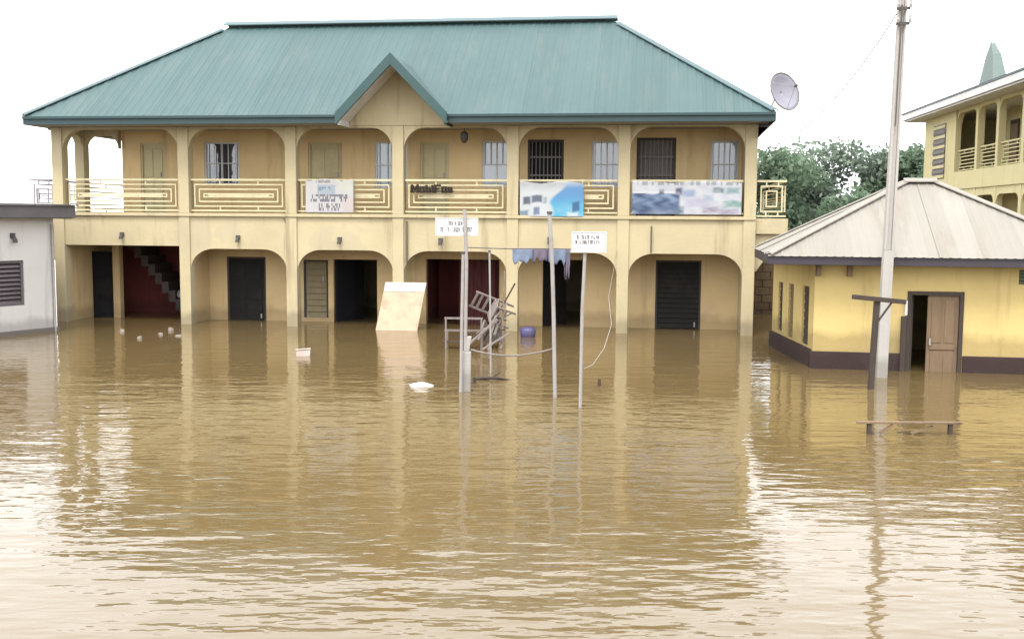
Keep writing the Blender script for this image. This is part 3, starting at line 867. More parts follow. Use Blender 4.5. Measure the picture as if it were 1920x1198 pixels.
# local x along the wall towards the far corner (0 at the corner, negative towards the viewer), local -y towards the water
wall_with_holes(-6.0, 0.0, -0.9, 2.62, 0.0, 0.2, [(-1.72, -0.80, 0.66, 1.68)]).build("wall", GREYCREAM, lb)
box("wall", (-0.2, 0.0, 0.2, 4.0, -0.9, 2.62), GREYCREAM, lb)
box("wall", (-6.0, -0.2, 3.8, 4.0, -0.9, 2.62), GREYCREAM, lb)
box("wall", (-6.0, -5.8, 0.2, 3.8, -0.9, 2.62), GREYCREAM, lb)
box("plinth", (-6.0, 0.05, -0.06, 0.0, -0.9, 0.10), GREYPL, lb, 0.01)
box("fascia", (-6.3, 0.36, -0.34, -0.28, 2.64, 2.92), GREYFASC, lb, 0.01)
box("fascia", (0.30, 0.36, -0.28, 4.2, 2.64, 2.92), GREYFASC, lb, 0.01)
box("soffit", (-6.3, 0.30, -0.28, 4.2, 2.62, 2.66), SOFFIT, lb)
rl = MB()
rl.hexa([(-6.35, -0.40, 2.92), (0.40, -0.40, 2.92), (0.40, 4.3, 3.02), (-6.35, 4.3, 3.02), (-6.35, -0.40, 2.95), (0.40, -0.40, 2.95), (0.40, 4.3, 3.05), (-6.35, 4.3, 3.05)])
rl.build("roof", GREYFASC, lb)
lw = MB(); lw.box(-1.718, -1.66, 0.03, 0.13, 0.662, 1.678); lw.box(-0.86, -0.802, 0.03, 0.13, 0.662, 1.678); lw.box(-1.66, -0.86, 0.03, 0.13, 1.62, 1.678); lw.box(-1.66, -0.86, 0.03, 0.13, 0.662, 0.72)
lwo = lw.build("window", GREYFASC, lb)
MB().box(-1.66, -0.86, 0.12, 0.13, 0.72, 1.62).build("pane", GL_DARK, lwo)
LOUV = simple("louvre_glass", dim((0.085, 0.06, 0.066)), 0.25, var=0.2)
for k in range(9):
    z = 0.72 + k * 0.1
    MB().hexa([(-1.66, 0.03, z), (-0.86, 0.03, z), (-0.86, 0.04, z), (-1.66, 0.04, z), (-1.66, 0.09, z + 0.092), (-0.86, 0.09, z + 0.092), (-0.86, 0.10, z + 0.092), (-1.66, 0.10, z + 0.092)]).build("louvre", LOUV, lwo)
ll = MB().box(-1.12, -1.02, -0.06, -0.001, 2.18, 2.30).build("wall_lamp", DARKFIT, lb)
MB().tube([(-1.07, -0.08, 2.22), (-1.07, -0.12, 2.14), (-1.07, -0.12, 2.08)], [0.03, 0.05, 0.05], 8).build("lamp_shade", DARKFIT, ll)
MB().tube([(-0.06, -0.04, 2.5), (-0.06, -0.04, 0.0)], 0.03).build("downpipe", PIPEM, lb)

# ------------------------------------------------------------------ yellow hut at the right
HA = R(-9.5)
hut = empty("yellow_hut", (5.53, 19.48, 0), HA)
tag(hut, "small yellow hut with a pale hipped roof and dark brown plinth", "building")
HU1, HV1, SK = 4.4, 3.26, -0.47
wall_with_holes(0.0, HU1, -0.6, 1.95, 0.0, 0.16, [(1.63, 2.60, -0.6, 1.45), (3.50, 3.80, 1.60, 1.86)]).build("wall", YELLOW, hut)
# left wall is slightly splayed: built in its own frame along its length
SLEN = math.hypot(SK, HV1 - 0.16); SANG = math.atan2(HV1 - 0.16, SK)
lwall = wall_with_holes(0.0, 3.35, -0.6, 1.95, 0.0, 0.14, [(0.30, 0.78, 0.36, 1.47), (1.50, 1.92, 0.36, 1.44), (2.44, 2.82, 0.40, 1.42)])
ca_, sa_ = math.cos(R(98.2)), math.sin(R(98.2))
def sidepos(s, d, z): return (s * ca_ + d * sa_, 0.161 + s * sa_ - d * ca_, z)
lwall.v = [sidepos(x, y, z) for x, y, z in lwall.v]; lwall.f = [f[::-1] for f in lwall.f]
lwall.build("wall", YELLOW, hut)
box("wall", (HU1 - 0.14, HU1, 0.161, HV1 + 0.2, -0.6, 1.95), YELLOW, hut)
box("wall", (-0.44, HU1 - 0.14, HV1 + 0.22, HV1 + 0.36, -0.6, 1.95), YELLOW, hut)
for k, (a, b, z0, z1) in enumerate(((0.30, 0.78, 0.36, 1.47), (1.50, 1.92, 0.36, 1.44), (2.44, 2.82, 0.40, 1.42))):
    m = MB().box(a, b, 0.05, 0.08, z0, z1); m.v = [sidepos(*p) for p in m.v]
    w_ = m.build("window", WOODDK if k != 1 else WOODBR, hut)
    for j in range(7):
        zz = z0 + (j + .15) * (z1 - z0) / 7
        m = MB().box(a + .03, b - .03, 0.03, 0.048, zz, zz + (z1 - z0) / 7 * .7); m.v = [sidepos(*p) for p in m.v]
        m.build("slat", WOODDK if k != 1 else WOODBR, w_)
# plinth
box("plinth", (-0.05, 1.62, -0.05, -0.001, -0.6, 0.32), PLINTH, hut, 0.01)
box("plinth", (2.61, HU1 + 0.05, -0.05, -0.001, -0.6, 0.30), PLINTH, hut, 0.01)
m = MB().box(0.0, 3.4, -0.05, -0.001, -0.6, 0.33); m.v = [sidepos(*p) for p in m.v]; m.build("plinth", PLINTH, hut)
# door: left leaf open inwards, right leaf panelled
df = MB(); df.box(1.632, 1.70, -0.02, 0.12, -0.6, 1.448); df.box(2.53, 2.598, -0.02, 0.12, -0.6, 1.448); df.box(1.70, 2.53, -0.02, 0.12, 1.38, 1.448)
dfo = df.build("door_frame", WOODDK, hut)
leaf = MB().box(1.99, 2.525, 0.03, 0.06, -0.6, 1.375).build("door", WOODBR, hut)
for (a, b, c, d_) in ((2.06, 2.23, 0.52, 1.28), (2.29, 2.46, 0.52, 1.28), (2.06, 2.23, -0.05, 0.36), (2.29, 2.46, -0.05, 0.36)):
    MB().box(a, b, 0.018, 0.03, c, d_).build("panel", WOODBR, leaf, 0.005)
MB().box(2.04, 2.48, 0.008, 0.03, 0.40, 0.475).build("rail", WOODBR, leaf, 0.004)
MB().box(2.03, 2.06, -0.01, 0.03, 0.48, 0.60).build("handle", PIPEM, leaf)
ol = MB().box(0, 0.045, 0, 0.62, -0.6, 1.37).build("door", WOODDK, hut, loc=(1.72, 0.14, 0)); ol.rotation_euler = (0, 0, R(6))
for j in range(2): MB().box(0.046, 0.058, 0.09, 0.53, -0.05 + j * .75, 0.55 + j * .75).build("panel", WOODDK, ol)
# brown post and white stub beside the door
box("door_post", (1.52, 1.615, -0.10, -0.052, -0.6, 1.0), WOODDK, hut, 0.008)
box("notice_plate", (1.58, 1.625, -0.07, -0.052, 1.02, 1.28), WHITEP, hut)
# vents below the eave
for u in (-0.0, 0.55, 1.15, 2.9, 3.65):
    if u == 3.65:
        vt = MB().box(3.502, 3.798, 0.10, 0.12, 1.602, 1.858).build("vent", DARKFIT, hut)
        for j in range(4): MB().box(3.51, 3.79, 0.03, 0.10, 1.615 + j * .062, 1.645 + j * .062).build("slat", simple("green_slat", (0.10, 0.12, 0.06), .7), vt)
    elif u in (0.0, 0.55): MB().box(u - 0.04 + .045, u + 0.04 + .045, -0.20, 0.0, 1.70, 1.90).build("rafter_end", WOODBR, hut, 0.006)
# roof
E0, E1, EV0, EV1, EZ, AZ, AU0, AU1, AV = -0.88, 4.95, -0.50, 3.68, 2.09, 3.46, 1.85, 2.36, 1.75
hr = MB()
hr.face([(E0, EV0, EZ - .03), (E0, EV1, EZ - .03), (E1, EV1, EZ - .03), (E1, EV0, EZ - .03)])
hr.face([(E0, EV1, EZ - .02), (AU0, AV, AZ - .02), (AU1, AV, AZ - .02), (E1, EV1, EZ - .02)][::-1])
hro = hr.build("roof", ZINC, hut)
sl2 = (AZ - EZ) / (AV - EV0); n2 = Vector((0, -sl2, 1)).normalized()
def hut_hi(u):
    if u < AU0: return EV0 + (u - E0) / (AU0 - E0) * (AV - EV0)
    if u > AU1: return EV0 + (E1 - u) / (E1 - AU1) * (AV - EV0)
    return AV
cu = [E0 + (E1 - E0) * k / 8 for k in range(9)] + [AU0, AU1]
cu = sorted(cu)
for k, (a, b) in enumerate(zip(cu[:-1], cu[1:])):
    if b - a < .03: continue
    strip(a, b, 0.15, lambda u: EV0 - 0.04, hut_hi, lambda u, v: Vector((u, v, EZ + (v - EV0) * sl2)) + n2 * (0.003 * (k % 2)), n2, 0.007).build("roof_sheet", ZINC, hro)
for sg, e, ap in ((-1, E0, AU0), (1, E1, AU1)):
    run = abs(ap - e); sl3 = (AZ - EZ) / run; n3 = Vector((sg * sl3, 0, 1)).normalized()
    def hh(v): return run * min((v - EV0) / (AV - EV0), (EV1 - v) / (EV1 - AV))
    vs_ = [EV0 + (EV1 - EV0) * k / 6 for k in range(7)] + [AV]; vs_.sort()
    for a, b in zip(vs_[:-1], vs_[1:]):
        if b - a < .03: continue
        m = strip(a, b, 0.15, lambda v: 0.0, hh, lambda v, r_: Vector((e - sg * r_, v, EZ + r_ * sl3)), n3, 0.016)
        if sg < 0: m.f = [f[::-1] for f in m.f]
        m.build("roof_sheet", ZINC, hro)
rf_keep = rf; rf = hro
cap((AU0 - .05, AV, AZ + .06), (AU1 + .05, AV, AZ + .06), 0.13, ZINC, "ridge_cap", 0.5)
for q in ((E0, EV0), (E1, EV0), (E0, EV1), (E1, EV1)):
    cap(((AU0 if q[0] < 2 else AU1), AV, AZ + .045), (q[0], q[1], EZ + .04), 0.10, ZINC, "hip_cap", 0.36)
rf = rf_keep
MB().box(E0 + .01, E1 - .01, EV0, EV0 + 0.03, 1.915, 2.075).build("fascia", DARKFASC, hut, 0.006)
MB().box(E0, E0 + 0.03, EV0 + .03, EV1, 1.915, 2.075).build("fascia", DARKFASC, hut, 0.006)
MB().box(E0 + .03, E1 - .03, EV0 + .03, EV1, 1.952, 1.975).build("ceiling", DARKFASC, hut)

# ------------------------------------------------------------------ far yellow building at the right, end-on
FA = math.atan2(0.994, 0.1055)
fb = empty("far_building", (12.2 + .1055 * 44.2, 44.2, 0), FA)
tag(fb, "pale yellow two storey building with open verandas and a small spire gable, behind the hut", "building")
# local x: 0 at the far end, negative towards the viewer; local y: 0 the veranda front, positive into the building... (left side of +x)
# +x runs away, so local +y points to the left of the picture; the body lies on -y
FX = lambda Y: -(44.2 - Y) / 0.994
ZF, ZC = 4.05, 6.82
L0 = FX(20.0)
box("wall", (FX(40.1), 0.0, -0.2, 0.0, 0.2, 6.80), PALEYEL, fb)
box("wall", (-0.2, 0.0, -8.0, -0.2, 0.2, 6.80), PALEYEL, fb)
box("wall", (L0, -0.2, -8.2, -8.0, 0.2, 6.80), PALEYEL, fb)
box("wall", (L0, FX(40.1), -1.9, -1.7, 0.2, 3.88), PALEYEL, fb)
box("wall", (L0, FX(40.1), -1.9, -1.7, 4.52, 6.80), PALEYEL, fb)
box("floor_band", (L0, FX(40.1), -1.9, 0.03, 3.88, 4.52), PALEYEL, fb, 0.01)
ys = [40.1, 37.7, 35.6, 33.3, 31.0, 28.7, 26.4, 24.1]
for a, b in zip(ys[:-1], ys[1:]):
    xa, xb = FX(b), FX(a)
    box("column", (xa - 0.12, xa + 0.12, -0.24, 0.0, 4.52, 6.80), PALEYEL, fb, 0.01)
    box("column", (xa - 0.12, xa + 0.12, -0.24, 0.0, 0.2, 3.88), PALEYEL, fb, 0.01)
    arch_panel(xa + .12, xb - .12, 3.62, 3.88, -0.2, -0.02, 0.35, 0.35, 5).build("arch", PALEYEL, fb)
    arch_panel(xa + .12, xb - .12, 6.66, 6.80, -0.2, -0.02, 0.35, 0.35, 5).build("arch", PALEYEL, fb)
    railing(xa + .13, xb - .13, -0.12, 4.56, 5.32, 'u', fb, PALEYEL, 2)
    xm = (xa + xb) / 2
    dd = box("door", (xm - .45, xm + .4, -1.70, -1.66, 4.52, 6.35), WOODDK, fb)
    box("panel", (xm - .36, xm + .31, -1.66, -1.645, 4.7, 6.2), WOODBR, dd)
    dd = box("door", (xm - .45, xm + .4, -1.70, -1.66, 0.3, 2.6), WOODDK, fb)
box("roof_edge", (L0, 1.0, 0.62, 0.70, 6.86, 7.10), WHITEP, fb, 0.01)
box("drip_edge", (L0, 1.02, 0.60, 0.73, 7.102, 7.16), TEAL, fb)
box("roof_edge", (0.94, 1.0, -8.5, 0.62, 6.86, 7.16), WHITEP, fb, 0.01)
box("soffit", (L0, 0.94, -8.5, 0.62, 6.80, 6.86), WHITEP, fb)
fr = MB()
fr.hexa([(L0, 0.74, 7.165), (1.05, 0.74, 7.165), (1.05, -8.5, 7.165), (L0, -8.5, 7.165), (L0, -3.6, 8.65), (-3.2, -3.6, 8.65), (-3.2, -4.0, 8.65), (L0, -4.0, 8.65)][::1])
fro = fr.build("roof", TEALROOF2, fb)
fro.data.flip_normals()
vx0, vx1 = FX(42.6), FX(41.6)
vtb = box("vent_strip", (vx0 + .3, vx1 - .3, 0.001, 0.02, 4.35, 6.45), DARKFIT, fb)
for k in range(11):
    box("vent_block", (vx0 + .28, vx1 - .28, 0.02, 0.05, 4.38 + k * .19, 4.49 + k * .19), GREYPL if k % 2 else PALEYEL, vtb)
# spire gable
sx = FX(34.7)
sg_ = MB()
sg_.hexa([(sx - 0.7, 0.72, 7.17), (sx + 0.7, 0.72, 7.17), (sx + 0.7, 0.3, 7.17), (sx - 0.7, 0.3, 7.17), (sx - 0.34, 0.66, 8.0), (sx + 0.34, 0.66, 8.0), (sx + 0.34, 0.4, 8.0), (sx - 0.34, 0.4, 8.0)])
sg_.hexa([(sx - 0.34, 0.66, 8.0), (sx + 0.34, 0.66, 8.0), (sx + 0.34, 0.4, 8.0), (sx - 0.34, 0.4, 8.0), (sx - 0.04, 0.62, 8.38), (sx + 0.04, 0.62, 8.38), (sx + 0.04, 0.5, 8.38), (sx - 0.04, 0.5, 8.38)])
so = sg_.build("spire_gable", TEALROOF2, fb); so.data.flip_normals()
MB().tube([(sx, 0.62, 8.36), (sx, 0.62, 8.62)], [0.03, 0.008], 6).build("finial", TEALROOF2, so)

# ------------------------------------------------------------------ brown boundary wall between the buildings
bw = empty("boundary_wall", (6.4, 31.0, 0), R(-8))
tag(bw, "brown mud block wall in the gap between the arcade and the yellow hut", "wall")
base = MB().box(0, 4.2, 0.02, 0.26, -0.6, 1.86).build("core", MUDWALL, bw)
for r_ in range(9):
    for k in range(10):
        a = k * 0.43 - (0.21 if r_ % 2 else 0); b = a + 0.41
        a, b = max(a, 0.0), min(b, 4.2)
        if b - a < .08: continue
        j = random.uniform(0, .015)
        MB().box(a, b, -0.02 - j, 0.018, -0.1 + r_ * .22, 0.105 + r_ * .22).build("block", MUDWALL, bw)

# ------------------------------------------------------------------ utility pole
up = empty("utility_pole", (6.43, 18.40, 0), R(-6))
tag(up, "tall tapering concrete utility pole in front of the yellow hut", "pole")
Hh = 9.2; lean = 0.017
pm = MB()
def sec(z): return 0.094 - 0.0036 * (z + 0.8), 0.085 - 0.003 * (z + 0.8)
def pole_piece(x0f, x1f, y0f, y1f, za, zb):
    (wa, da), (wb, db) = sec(za), sec(zb); oa, ob = lean * za, lean * zb
    pm.hexa([(oa + x0f * wa, y0f * da, za), (oa + x1f * wa, y0f * da, za), (oa + x1f * wa, y1f * da, za), (oa + x0f * wa, y1f * da, za),
             (ob + x0f * wb, y0f * db, zb), (ob + x1f * wb, y0f * db, zb), (ob + x1f * wb, y1f * db, zb), (ob + x0f * wb, y1f * db, zb)])
pole_piece(-1, 1, -1, 1, -0.8, 2.2)
pole_piece(-1, -0.45, -1, 1, 2.2, Hh); pole_piece(0.45, 1, -1, 1, 2.2, Hh); pole_piece(-0.45, 0.45, -0.55, 0.55, 2.2, Hh)
pm.build("shaft", CONCRETE, up, 0.008)
for z in (6.0, 6.25):
    o_ = lean * z
    b_ = MB().box(o_ - 0.11, o_ + 0.11, -0.125, -0.09, z - .025, z + .025).build("bracket", DARKFIT, up)
    for s in (-0.10, 0.10):
        MB().tube([(o_ + s, -0.17, z), (o_ + s, -0.17, z + .05), (o_ + s, -0.17, z + .08), (o_ + s, -0.17, z + .13)], [.02, .03, .022, .018], 8).build("insulator", PIPEM, b_)
MB().tube([(lean * z - 0.03, -0.12, z) for z in np.linspace(4.3, 6.3, 8)], 0.012, 5).build("cable", DARKFIT, up)

sw = MB(); pa, pb = Vector((6.50, 18.28, 6.3)), W(17.42, 0.3, 4.35)
sw.tube([pa.lerp(pb, t) - Vector((0, 0, 0.55 * 4 * t * (1 - t))) for t in np.linspace(0, 1, 16)], 0.0108, 5)
swo = sw.build("service_cable", DARKFIT, None, smooth=True); tag(swo, "thin grey service cable sagging from the utility pole to the arcade's right end", "cable")
# dark T-shaped post by the pole
tp = empty("t_shaped_post", (5.84, 17.03, 0), 0)
tag(tp, "dark wooden post with a crossbar nailed on top, in front of the concrete pole", "post")
MB().beam((-0.07, 0, -0.7), (0.0, 0, 1.44), 0.085, 0.085).build("upright", WOODDK, tp, 0.008)
MB().beam((-0.42, -0.065, 1.50), (0.44, -0.065, 1.42), 0.05, 0.075).build("crossbar", WOODDK, tp, 0.006)
MB().beam((0.02, -0.02, 1.10), (0.22, -0.065, 1.42), 0.03, 0.03).build("brace", WOODDK, tp)

# submerged market table at lower right
tb = empty("submerged_table", (4.40, 13.4, 0), 0)
tag(tb, "flooded rough wooden table, only its thin top and leg tops above water at the right", "table")
MB().box(0.0, 1.34, -0.02, 0.03, 0.135, 0.165).build("tabletop", WOODBR, tb, 0.006)
MB().box(0.03, 1.30, 0.034, 0.075, 0.13, 0.158).build("tabletop", WOODBR, tb, 0.006)
for x in (0.165, 1.20): MB().beam((x, 0.02, -0.7), (x, 0.02, 0.134), 0.05, 0.05).build("leg", WOODDK, tb)
MB().beam((0.30, 0.0, 0.02), (0.46, 0.0, 0.12), 0.03, 0.03).build("brace", WOODBR, tb)
MB().beam((0.70, 0.02, 0.01), (0.98, 0.02, 0.10), 0.03, 0.03).build("brace", WOODBR, tb)

# ------------------------------------------------------------------ signs and posts standing in the water
def sign_board(w, h, parent, x, z, y, seed, rows, ink):
    b = MB().box(x, x + w, y - 0.012, y + 0.012, z, z + h).build("board", WHITEP, parent, 0.004)
    f = MB(); t = .022
    f.box(x - t, x + w + t, y - .018, y + .018, z - t, z - .001); f.box(x - t, x + w + t, y - .018, y + .018, z + h + .001, z + h + t)
    f.box(x - t, x - .001, y - .018, y + .018, z - .001, z + h + .001); f.box(x + w + .001, x + w + t, y - .018, y + .018, z - .001, z + h + .001)
    f.build("frame", BARW, b)
    rr = random.Random(seed)
    for (q0, q1, s0, s1, n) in rows:
        m = MB()
        for k in range(n):
            a = s0 + (s1 - s0) * k / n; e = (s1 - s0) / n
            if rr.random() < .12: continue
            za, zb = z + q0 * h, z + q1 * h
            xx, ww = x + a * w, e * w * .72
            st_ = ww * .34
            yy = (y - .0165, y - .0125)
            if rr.random() < .8: m.box(xx, xx + st_, *yy, za, zb)
            if rr.random() < .6: m.box(xx + ww - st_, xx + ww, *yy, za, zb)
            hh_ = (zb - za) * .26
            zq = rr.choice((za, (za + zb) / 2 - hh_ / 2, zb - hh_))
            m.box(xx + st_, xx + ww - st_, *yy, zq, zq + hh_)
        if m.f: m.build("lettering", ink, b)
    return b
INK = simple("faded_ink", (0.12, 0.115, 0.14), 0.7); INK2 = simple("dark_ink", (0.05, 0.05, 0.06), 0.7)
s1 = empty("signboard", (-0.71, 17.0, 0), 0)
tag(s1, "white signboard with faded lettering on a tall pipe, left of the other sign", "sign", "signboards on pipe posts in the flood")
MB().tube([(-0.05, 0.0, -0.7), (-0.02, 0, 2.0), (-0.055, 0, 2.84)], 0.027).build("post", PIPEM, s1)
sign_board(0.64, 0.245, s1, -0.50, 2.44, 0.05, 3, ((.60, .86, .30, .68, 5), (.18, .48, .10, .92, 11)), INK)
s2 = empty("signboard", (1.0, 15.13, 0), 0)
tag(s2, "white signboard with two dark lines of lettering, on the nearest pipe", "sign", "signboards on pipe posts in the flood")
MB().tube([(-0.015, 0.04, -0.7), (0.0, 0.04, 1.4), (0.035, 0.04, 2.32)], 0.024).build("post", PIPEM, s2)
sign_board(0.455, 0.255, s2, -0.145, 2.25, 0.0, 9, ((.66, .88, .12, .90, 12), (.40, .60, .08, .92, 13)), INK2)
# bare posts
GP = "bare pipe posts in the flood"
def post(loc, pts, r_, label, mat=PIPEM, capm=None):
    e = empty("pipe_post", loc, 0); tag(e, label, "post", GP)
    MB().tube(pts, r_).build("pipe", mat, e)
    MB().tube([Vector(pts[-1]) - Vector((0, 0, .01)), Vector(pts[-1]) + Vector((0, 0, .03))], r_ * 1.35).build("cap", DARKFIT, e)
    return e
post((0.67, 16.04, 0), [(0.01, 0, -0.7), (-0.04, 0, 1.2), (-0.07, 0, 2.0), (-0.12, 0, 2.78)], 0.03, "tall bare pipe post between the two white signs")
post((-0.80, 16.47, 0), [(0.0, 0, -0.7), (0.02, 0, 1.0), (0.04, 0, 2.16)], 0.024, "bare pipe post rising from the concrete stub")
post((-0.36, 18.6, 0), [(0.0, 0, -0.7), (-0.02, 0, 1.0), (-0.04, 0, 2.12)], 0.017, "thinnest bare pipe post, behind the concrete stub")
# concrete stub
cs = MB()
cs.hexa([(-0.13, -0.09, -0.7), (0.09, -0.09, -0.7), (0.09, 0.09, -0.7), (-0.13, 0.09, -0.7), (-0.05, -0.07, 0.62), (0.10, -0.07, 0.62), (0.10, 0.07, 0.62), (-0.05, 0.07, 0.62)])
cs.hexa([(-0.02, -0.05, 0.62), (0.07, -0.05, 0.62), (0.07, 0.05, 0.62), (-0.02, 0.05, 0.62), (0.04, -0.04, 0.86), (0.11, -0.04, 0.86), (0.11, 0.04, 0.86), (0.04, 0.04, 0.86)])
co = cs.build("concrete_stub", CONCRETE, None, 0.012, loc=(-0.74, 16.62, 0)); tag(co, "pale broken concrete stub standing in the water below the left sign", "post")
# rope between the stub and the tall bare post
rp = MB()
pa, pb = Vector((-0.64, 16.55, 0.66)), Vector((0.62, 16.07, 0.74))
rp.tube([pa.lerp(pb, t) - Vector((0, 0, 0.10 * 4 * t * (1 - t))) for t in np.linspace(0, 1, 14)], 0.016, 6)
ro = rp.build("rope", WOODPALE, None, smooth=True); tag(ro, "pale sagging rope tied between the concrete stub and tall pipe", "rope")
rp = MB()
pts = [Vector((1.0, 15.2, 0.62)), Vector((1.06, 15.6, 0.50)), Vector((1.25, 16.3, 0.47)), Vector((1.50, 17.2, 0.62)), Vector((1.78, 19.0, 0.82)), Vector((1.95, 21.5, 1.15)), Vector((2.47, 25.24, 1.95))]
rp.tube(pts, 0.0055, 6)
ro = rp.build("rope", PIPEM, None, smooth=True); tag(ro, "loose cord drooping from the nearest signpost back to a column", "rope")
# torn cloths on a wire
tw = empty("cloth_line", (-0.05, 16.3, 2.22), 0)
tag(tw, "torn pale blue and mauve cloths hanging on a wire between the two signs", "cloth")
MB().tube([(-0.65, 0.55, 0.02), (0.0, 0, 0.02), (0.62, -0.2, 0.03), (1.0, 0, 0.02)], 0.008, 5).build("wire", DARKFIT, tw)
def rag(x0, x1, zb, mat, seed):
    r_ = random.Random(seed); m = MB(); nx, nz = 10, 6
    bot = [zb * (0.7 + 0.5 * r_.random()) for _ in range(nx + 1)]
    for k in range(nz + 1):
        for i in range(nx + 1):
            s, q = i / nx, k / nz
            m.v.append((x0 + (x1 - x0) * s, 0.03 * math.sin(i * 1.3 + seed) * q + 0.02 * math.sin(i * .7), 0.03 - q * bot[i]))
    for k in range(nz):
        for i in range(nx):
            a = k * (nx + 1) + i; m.f.append((a, a + 1, a + nx + 2, a + nx + 1))
    o = m.build("rag", mat, tw, smooth=True); o.modifiers.new("thick", 'SOLIDIFY').thickness = .004
rag(0.05, 0.37, 0.22, CLOTHB, 1); rag(0.37, 0.60, 0.19, CLOTHM, 2); rag(0.60, 0.93, 0.24, CLOTHB, 3); rag(0.84, 0.92, 0.42, CLOTHM, 5)

# ------------------------------------------------------------------ things by the arcade
lp = MB()
a, b = W(8.37, -0.62, -0.5), W(9.40, -0.62, -0.5); c, d = W(9.62, -0.10, 1.14), W(8.60, -0.10, 1.14)
n_ = (b - a).cross(d - a).normalized() * 0.04
mid1, mid2 = a.lerp(d, .86), b.lerp(c, .86)
lp.hexa([a, b, b - n_, a - n_, mid1, mid2, mid2 - n_, mid1 - n_])
pan = empty("leaning_board", tuple(a), 0)
tag(pan, "large cream board leaning against the column under the gable", "board")
lp.v = [tuple(Vector(v) - a) for v in lp.v]
lp.build("sheet", BOARD, pan, 0.006)
tp_ = MB(); tp_.hexa([mid1 + n_ * .2 - a, mid2 + n_ * .2 - a, mid2 - n_ * 1.2 - a, mid1 - n_ * 1.2 - a, d + n_ * .2 - a, c + n_ * .2 - a, c - n_ * 1.2 - a, d - n_ * 1.2 - a])
tp_.build("top_batten", simple("grey_batten", (0.42, 0.36, 0.33), .8), pan, 0.006)

# bench frame and stack of broken furniture
bn = empty("bench_frame", (-1.40, 22.0, 0), R(-4))
tag(bn, "low wooden bench frame half under water near the leaning board", "bench")
MB().beam((0.0, 0, 0.64), (0.80, 0, 0.64), 0.04, 0.04).build("top_rail", WOODPALE, bn)
MB().beam((-0.03, 0.25, 0.36), (0.84, 0.25, 0.36), 0.05, 0.04).build("seat_rail", WOODPALE, bn)
for x in (0.03, 0.77):
    MB().beam((x, 0.0, -0.6), (x, 0, 0.62), 0.035, 0.035).build("leg", WOODPALE, bn)
    MB().beam((x, 0.25, -0.6), (x, 0.25, 0.34), 0.035, 0.035).build("leg", WOODPALE, bn)
MB().beam((-0.06, 0.10, 0.14), (0.62, 0.12, 0.14), 0.10, 0.025).build("plank", WOODDK, bn)
def chair(loc, rz, tilt, label):
    e = empty("wooden_chair", loc, rz); e.rotation_euler = (R(tilt[0]), R(tilt[1]), rz)
    tag(e, label, "chair", "broken wooden chairs heaped by a column")
    MB().box(-.20, .20, -.19, .19, .42, .45).build("seat", WOODPALE, e)
    for x in (-.18, .18):
        MB().beam((x, -.17, 0), (x, -.17, .42), .035, .035).build("leg", WOODPALE, e)
        MB().beam((x, .17, 0), (x, .21, .88), .035, .035).build("leg", WOODPALE, e)
    for z in (.58, .72, .84): MB().beam((-.18, .19, z), (.18, .19, z), .02, .05).build("back_slat", WOODPALE, e)
    MB().beam((-.18, -.17, .2), (.18, -.17, .2), .025, .025).build("stretcher", WOODPALE, e)
chair((-0.45, 22.0, 0.10), R(40), (-38, 62), "bleached wooden chair tipped over at the front of the heap")
chair((-0.02, 22.5, 0.62), R(-35), (48, -58), "bleached wooden chair on top of the heap beside the cream column")
bs = MB()
for (p, q, w) in (((-.88, 21.7, .14), (-.30, 22.0, .62), .045), ((-.70, 21.9, .20), (-.10, 22.3, .95), .035), ((-.60, 21.5, .05), (-.05, 21.9, .34), .04)):
    st1 = MB().beam(p, q, w, w * .8).build("broken_batten", WOODPALE)
    tag(st1, {.045: "thickest bleached batten lying aslant against the heap of chairs", .035: "longest thin batten leaning up the heap of chairs", .04: "bleached batten lowest on the heap, just above the water"}[w], "batten", "broken battens on the chair heap")

rz = random.Random(4)
for k, (p, q, w, lab) in enumerate((((-.22, 22.2, -.4), (-.16, 22.3, 1.62), .028, "thin pale upright pole behind the heap of chairs"),
                               ((-.75, 22.1, .30), (.02, 22.6, .72), .03, "pale batten lying level across the heap of chairs"),
                               ((-.52, 21.8, -.2), (-.28, 22.4, 1.02), .032, "steep pale batten propped in the heap of chairs"))):
    o = MB().beam(p, q, w, w * .8).build("broken_batten", WOODPALE); tag(o, lab, "batten", "broken battens on the chair heap")
for k, (p, q, w, lab) in enumerate((((-1.05, 22.3, -.3), (-1.0, 22.35, 1.35), .026, "dark upright stick left of the heap, beside the bench frame"),
                               ((-1.2, 22.2, .22), (-.15, 22.1, .40), .03, "dark stick lying low across the bench frame and the heap"),
                               ((-.62, 22.3, .1), (.06, 22.5, 1.34), .028, "longest dark stick slanting up the heap to the column"))):
    o = MB().beam(p, q, w, w).build("stick", WOODDK); tag(o, lab, "stick", "dark sticks in the heap")
sk = MB()
for k in range(9):
    for i in range(14):
        th, ph = math.pi * k / 8, 2 * math.pi * i / 14
        rr_ = 1 + .15 * math.sin(2 * ph + k) + .1 * math.sin(5 * ph + th)
        sk.v.append((0.24 * rr_ * math.sin(th) * math.cos(ph), 0.16 * rr_ * math.sin(th) * math.sin(ph), 0.13 * math.cos(th) * (1 + .1 * math.sin(3 * ph))))
for k in range(8):
    for i in range(14):
        a = k * 14 + i; b = k * 14 + (i + 1) % 14; sk.f.append((a, a + 14, b + 14, b))
so_ = sk.build("sack", simple("grey_sacking", dim((0.42, 0.38, 0.37)), .9, var=.25), None, smooth=True, loc=tuple(W(2.50, 1.95, 0.60)))
tag(so_, "pale stuffed sack lying on the stairs in the leftmost ground bay", "sack")

